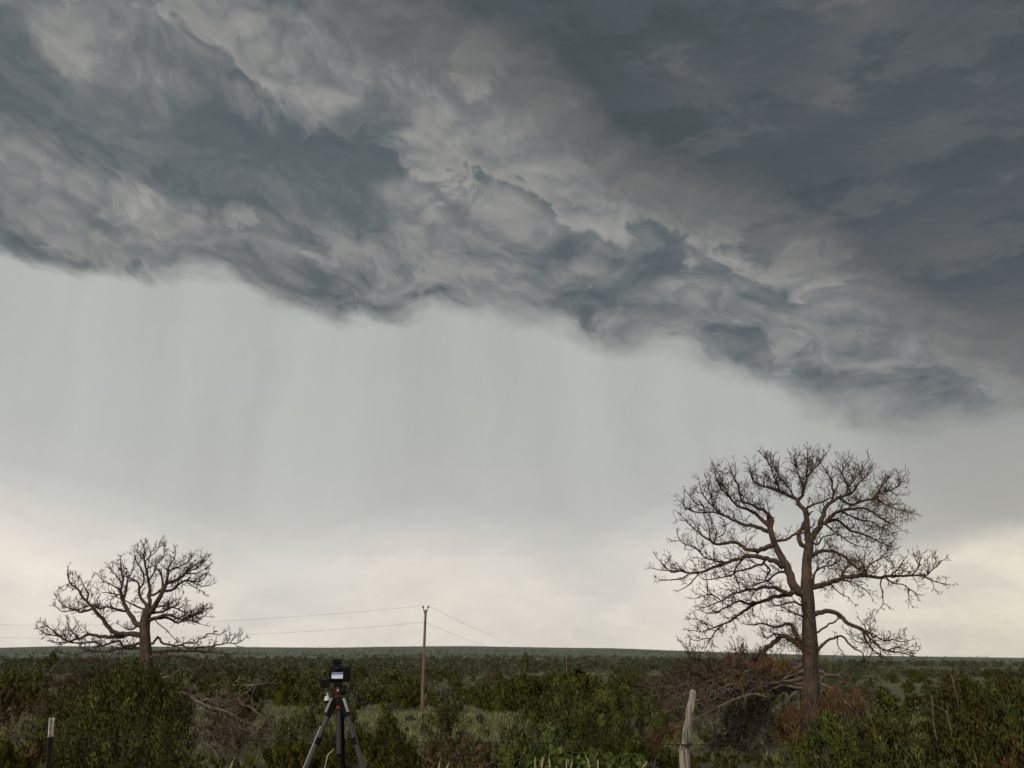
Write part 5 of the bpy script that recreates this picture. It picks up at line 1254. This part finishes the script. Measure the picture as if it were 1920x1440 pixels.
TY = 5.3
def T7(cx, cy, dy=0.0):
    """point of the tripod crop, on the plane of the tripod (plus dy metres further away)"""
    return at(560 + cx / 6.543, 1220 + cy / 6.543, TY + dy)
PXM = TY / FPX / 6.543 * 1.0
def tripod():
    ap = T7(487, 640); b = Vector((ap.x, TY, 0.0))
    root = empty('tripod', b, 'black carbon tripod with silver shoulder plates and an orange collar', 'tripod')
    # three legs: two facing the viewer's sides, one behind
    for (sx, sy, ex, ey, dy) in ((430, 640, 95, 1440, -0.12), (545, 640, 790, 1440, -0.12), (522, 690, 548, 1440, 0.20)):
        s = T7(sx, sy, 0.02 if dy > 0 else -0.02); e1 = T7(ex, ey, dy * 0.55)
        d = (e1 - s).normalized(); foot = s + d * (s.z / -d.z)
        leg = link('leg', bm_mesh('leg', cyl_bm(s, foot + d * -0.03, 0.0155, 0.0115, 16), b, smooth=False), M['black_rubber'] if dy > 0 else M['carbon'], root)
        link('foot', bm_mesh('foot', cyl_bm(foot - d * 0.05, foot - d * 0.002, 0.015, 0.012, 12), b), M['black_rubber'], leg)
        for f, rr in ((0.16, 0.021), (0.52, 0.0195), (0.86, 0.018)):
            p = s.lerp(foot, f)
            link('leg_lock', bm_mesh('leg_lock', cyl_bm(p - d * 0.02, p + d * 0.02, rr, rr, 16), b, 0.002), M['black_plastic'], leg)
        if dy < 0:
            side = -1 if ex < 400 else 1
            rot = d.to_track_quat('Z', 'Y').to_matrix()
            link('shoulder', bm_mesh('shoulder', box_bm(s + d * 0.028, (0.040, 0.036, 0.115), None, rot), b, 0.007), M['black_plastic'], root)
            c = T7(368 if side < 0 else 580, 668, -0.045)
            link('silver_plate', bm_mesh('silver_plate', box_bm(c, (0.022, 0.012, 0.088), None, rot), b, 0.003), M['silver'], root)
            # the slim silver edge that runs along the outer side of the leg
            o = Vector((side * 0.017, -0.012, 0.0))
            link('edge_rail', bm_mesh('edge_rail', cyl_bm(s.lerp(foot, 0.10) + o, s.lerp(foot, 0.97) + o * 0.75, 0.0042, 0.0036, 8), b), M['silver'] if side < 0 else M['carbon'], leg)
        else:
            link('shoulder', bm_mesh('shoulder', box_bm(s + d * 0.02, (0.04, 0.034, 0.10), None, d.to_track_quat('Z', 'Y').to_matrix()), b, 0.007), M['black_plastic'], root)
    col0 = T7(490, 600); col1 = T7(490, 1270)
    link('column', bm_mesh('column', cyl_bm(col0, col1, 0.0150, 0.0150, 20), b), M['carbon'], root)
    link('column_hook', bm_mesh('column_hook', cyl_bm(col1 - Vector((0, 0, 0.02)), col1 + Vector((0, 0, 0.005)), 0.016, 0.016, 16), b, 0.002), M['black_plastic'], root)
    link('collar', bm_mesh('collar', cyl_bm(T7(490, 655), T7(490, 715), 0.0275, 0.0285, 20), b, 0.003), M['orange'], root)
    link('crown_plate', bm_mesh('crown_plate', cyl_bm(T7(490, 590), T7(490, 655), 0.036, 0.040, 24), b, 0.006), M['black_plastic'], root)
    hd = bm_mesh('ball_head', cyl_bm(T7(484, 450), T7(484, 578), 0.0265, 0.031, 24), b, 0.006); head = link('ball_head', hd, M['dark_red'], root)
    link('head_band', bm_mesh('head_band', cyl_bm(T7(484, 512), T7(484, 526), 0.0312, 0.0315, 24), b), M['black_plastic'], head)
    link('head_painted_highlight', bm_mesh('head_painted_highlight', box_bm(T7(480, 488, -0.028), (0.012, 0.006, 0.014)), b, 0.002), M['silver'], head)  # silver chip that stands in for a highlight on the ball housing
    bm = bmesh.new(); bmesh.ops.create_uvsphere(bm, u_segments=20, v_segments=12, radius=0.024); bmesh.ops.translate(bm, verts=bm.verts[:], vec=T7(484, 440))
    link('ball', bm_mesh('ball', bm, b, smooth=True), M['black_plastic'], head)
    link('clamp', bm_mesh('clamp', box_bm(T7(487, 408), (0.050, 0.05, 0.026)), b, 0.004), M['black_plastic'], head)
    link('knob', bm_mesh('knob', cyl_bm(T7(520, 495), T7(578, 495), 0.026, 0.024, 18), b, 0.004), M['black_plastic'], head)
    link('knob', bm_mesh('knob', cyl_bm(T7(412, 545), T7(450, 545), 0.011, 0.012, 14), b, 0.002), M['black_plastic'], head)
    link('base_plate', bm_mesh('base_plate', cyl_bm(T7(487, 576), T7(487, 596), 0.033, 0.036, 24), b, 0.002), M['black_plastic'], head)
tripod()

def side_arm():
    c = T7(330, 378); b = Vector((c.x, TY, T7(330, 640).z))
    root = empty('bracket_arm', T7(480, 385), 'black side bracket with a hanging rod and white joint under the camera', 'bracket')
    b = root.location.copy()
    a0 = T7(265, 372); a1 = T7(520, 372)
    link('plate', bm_mesh('plate', box_bm((a0 + a1) / 2, ((a1 - a0).length, 0.042, 0.020)), b, 0.004), M['black_plastic'], root)
    link('clamp_block', bm_mesh('clamp_block', box_bm(T7(322, 408), (0.055, 0.04, 0.042)), b, 0.005), M['black_plastic'], root)
    link('clamp_lever', bm_mesh('clamp_lever', cyl_bm(T7(296, 395, -0.02), T7(296, 462, -0.02), 0.009, 0.008, 12), b, 0.002), M['black_plastic'], root)
    link('rod', bm_mesh('rod', cyl_bm(T7(337, 430), T7(340, 520), 0.0125, 0.0125, 16), b, 0.001), M['carbon'], root)
    bm = cyl_bm(T7(342, 518, -0.01), T7(346, 560, -0.01), 0.014, 0.011, 18); cyl_bm(T7(346, 556, -0.01), T7(347, 612, -0.01), 0.0135, 0.0185, 18, bm)
    link('white_joint', bm_mesh('white_joint', bm, b, 0.002), M['white_plastic'], root)
    link('joint_screw', bm_mesh('joint_screw', cyl_bm(T7(322, 535, -0.02), T7(338, 540, -0.02), 0.010, 0.010, 12), b, 0.002), M['black_plastic'], root)
    link('end_cap', bm_mesh('end_cap', cyl_bm(T7(347, 612), T7(349, 645), 0.0205, 0.017, 18), b, 0.003), M['black_plastic'], root)
side_arm()

def camera():
    b = T7(510, 366); root = empty('camera', b, 'black camera on the tripod with a lit screen showing the storm sky', 'camera')
    w = (630 - 388) * PXM; h = (362 - 205) * PXM * 1.05
    c = T7(509, 285)
    body = link('body', bm_mesh('body', box_bm(c, (w, 0.062, h)), b, 0.012), M['black_plastic'], root)
    link('grip', bm_mesh('grip', box_bm(T7(600, 280, 0.025), (0.036, 0.085, h * 0.92)), b, 0.012), M['black_rubber'], root)
    bm = box_bm(T7(476, 205), (0.058, 0.075, 0.040)); bmesh.ops.bevel(bm, geom=bm.edges[:], offset=0.011, segments=2, affect='EDGES')
    hump = link('viewfinder_hump', bm_mesh('viewfinder_hump', bm, b), M['black_plastic'], root)
    link('eyecup', bm_mesh('eyecup', box_bm(T7(470, 222, -0.042), (0.040, 0.016, 0.024)), b, 0.005), M['black_rubber'], hump)
    link('eyepiece_glass', bm_mesh('eyepiece_glass', box_bm(T7(470, 222, -0.0505), (0.024, 0.003, 0.013)), b, 0.001), M['glass'], hump)
    sf = link('screen_frame', bm_mesh('screen_frame', box_bm(T7(474, 305, -0.033), (0.083, 0.010, 0.054)), b, 0.003), M['black_plastic'], root)
    link('screen', bm_mesh('screen', box_bm(T7(474, 304, -0.0385), (0.072, 0.002, 0.039)), b), M['screen'], sf)
    for (x, y, r) in ((575, 255, 0.006), (600, 255, 0.005), (590, 335, 0.005), (610, 320, 0.005), (560, 262, 0.004)):
        p = T7(x, y, -0.031); link('button', bm_mesh('button', cyl_bm(p, p - Vector((0, 0.005, 0)), r, r * 0.9, 12), b, 0.001), M['black_rubber'], root)
    p = T7(590, 295, -0.031); link('control_wheel', bm_mesh('control_wheel', cyl_bm(p, p - Vector((0, 0.006, 0)), 0.0135, 0.0125, 20), b, 0.001), M['black_rubber'], root)
    link('mode_dial', bm_mesh('mode_dial', cyl_bm(T7(585, 212), T7(585, 190), 0.013, 0.012, 18), b, 0.001), M['black_rubber'], root)
    link('shutter_button', bm_mesh('shutter_button', cyl_bm(T7(612, 212, 0.04), T7(612, 200, 0.04), 0.009, 0.008, 14), b, 0.001), M['black_rubber'], root)
    q = T7(476, 288, 0.03); lens = link('lens', bm_mesh('lens', cyl_bm(q, q + Vector((0, 0.09, 0.0)), 0.036, 0.038, 28), b, 0.003), M['black_plastic'], root)
    link('lens_glass', bm_mesh('lens_glass', cyl_bm(q + Vector((0, 0.0895, 0)), q + Vector((0, 0.0925, 0)), 0.030, 0.030, 28), b), M['glass'], lens)
    link('shoe_trigger', bm_mesh('shoe_trigger', box_bm(T7(476, 132, 0.0), ((522 - 428) * PXM, 0.06, (158 - 108) * PXM)), b, 0.006), M['black_plastic'], root)
    link('trigger_foot', bm_mesh('trigger_foot', box_bm(T7(476, 170, 0.0), (0.024, 0.03, 0.022)), b, 0.002), M['black_plastic'], root)
camera()

# ------------------------------------------------------------------ rain-damp air that pales the far ridge
def haze():
    bm = box_bm((0, 0, 30), (13600, 13600, 320))
    o = link('haze', bm_mesh('haze', bm), None, kind='stuff')
    m = bpy.data.materials.new('haze_air'); m.use_nodes = True; t = m.node_tree; t.nodes.clear()
    v = t.nodes.new('ShaderNodeVolumePrincipled'); v.inputs['Color'].default_value = (0.82, 0.85, 0.86, 1); v.inputs['Density'].default_value = 2.6e-5; v.inputs['Anisotropy'].default_value = 0.2
    out = t.nodes.new('ShaderNodeOutputMaterial'); t.links.new(v.outputs[0], out.inputs['Volume'])
    o.data.materials.append(m)
    tag(o, 'thin damp air paling the far ridge', 'haze')
haze()
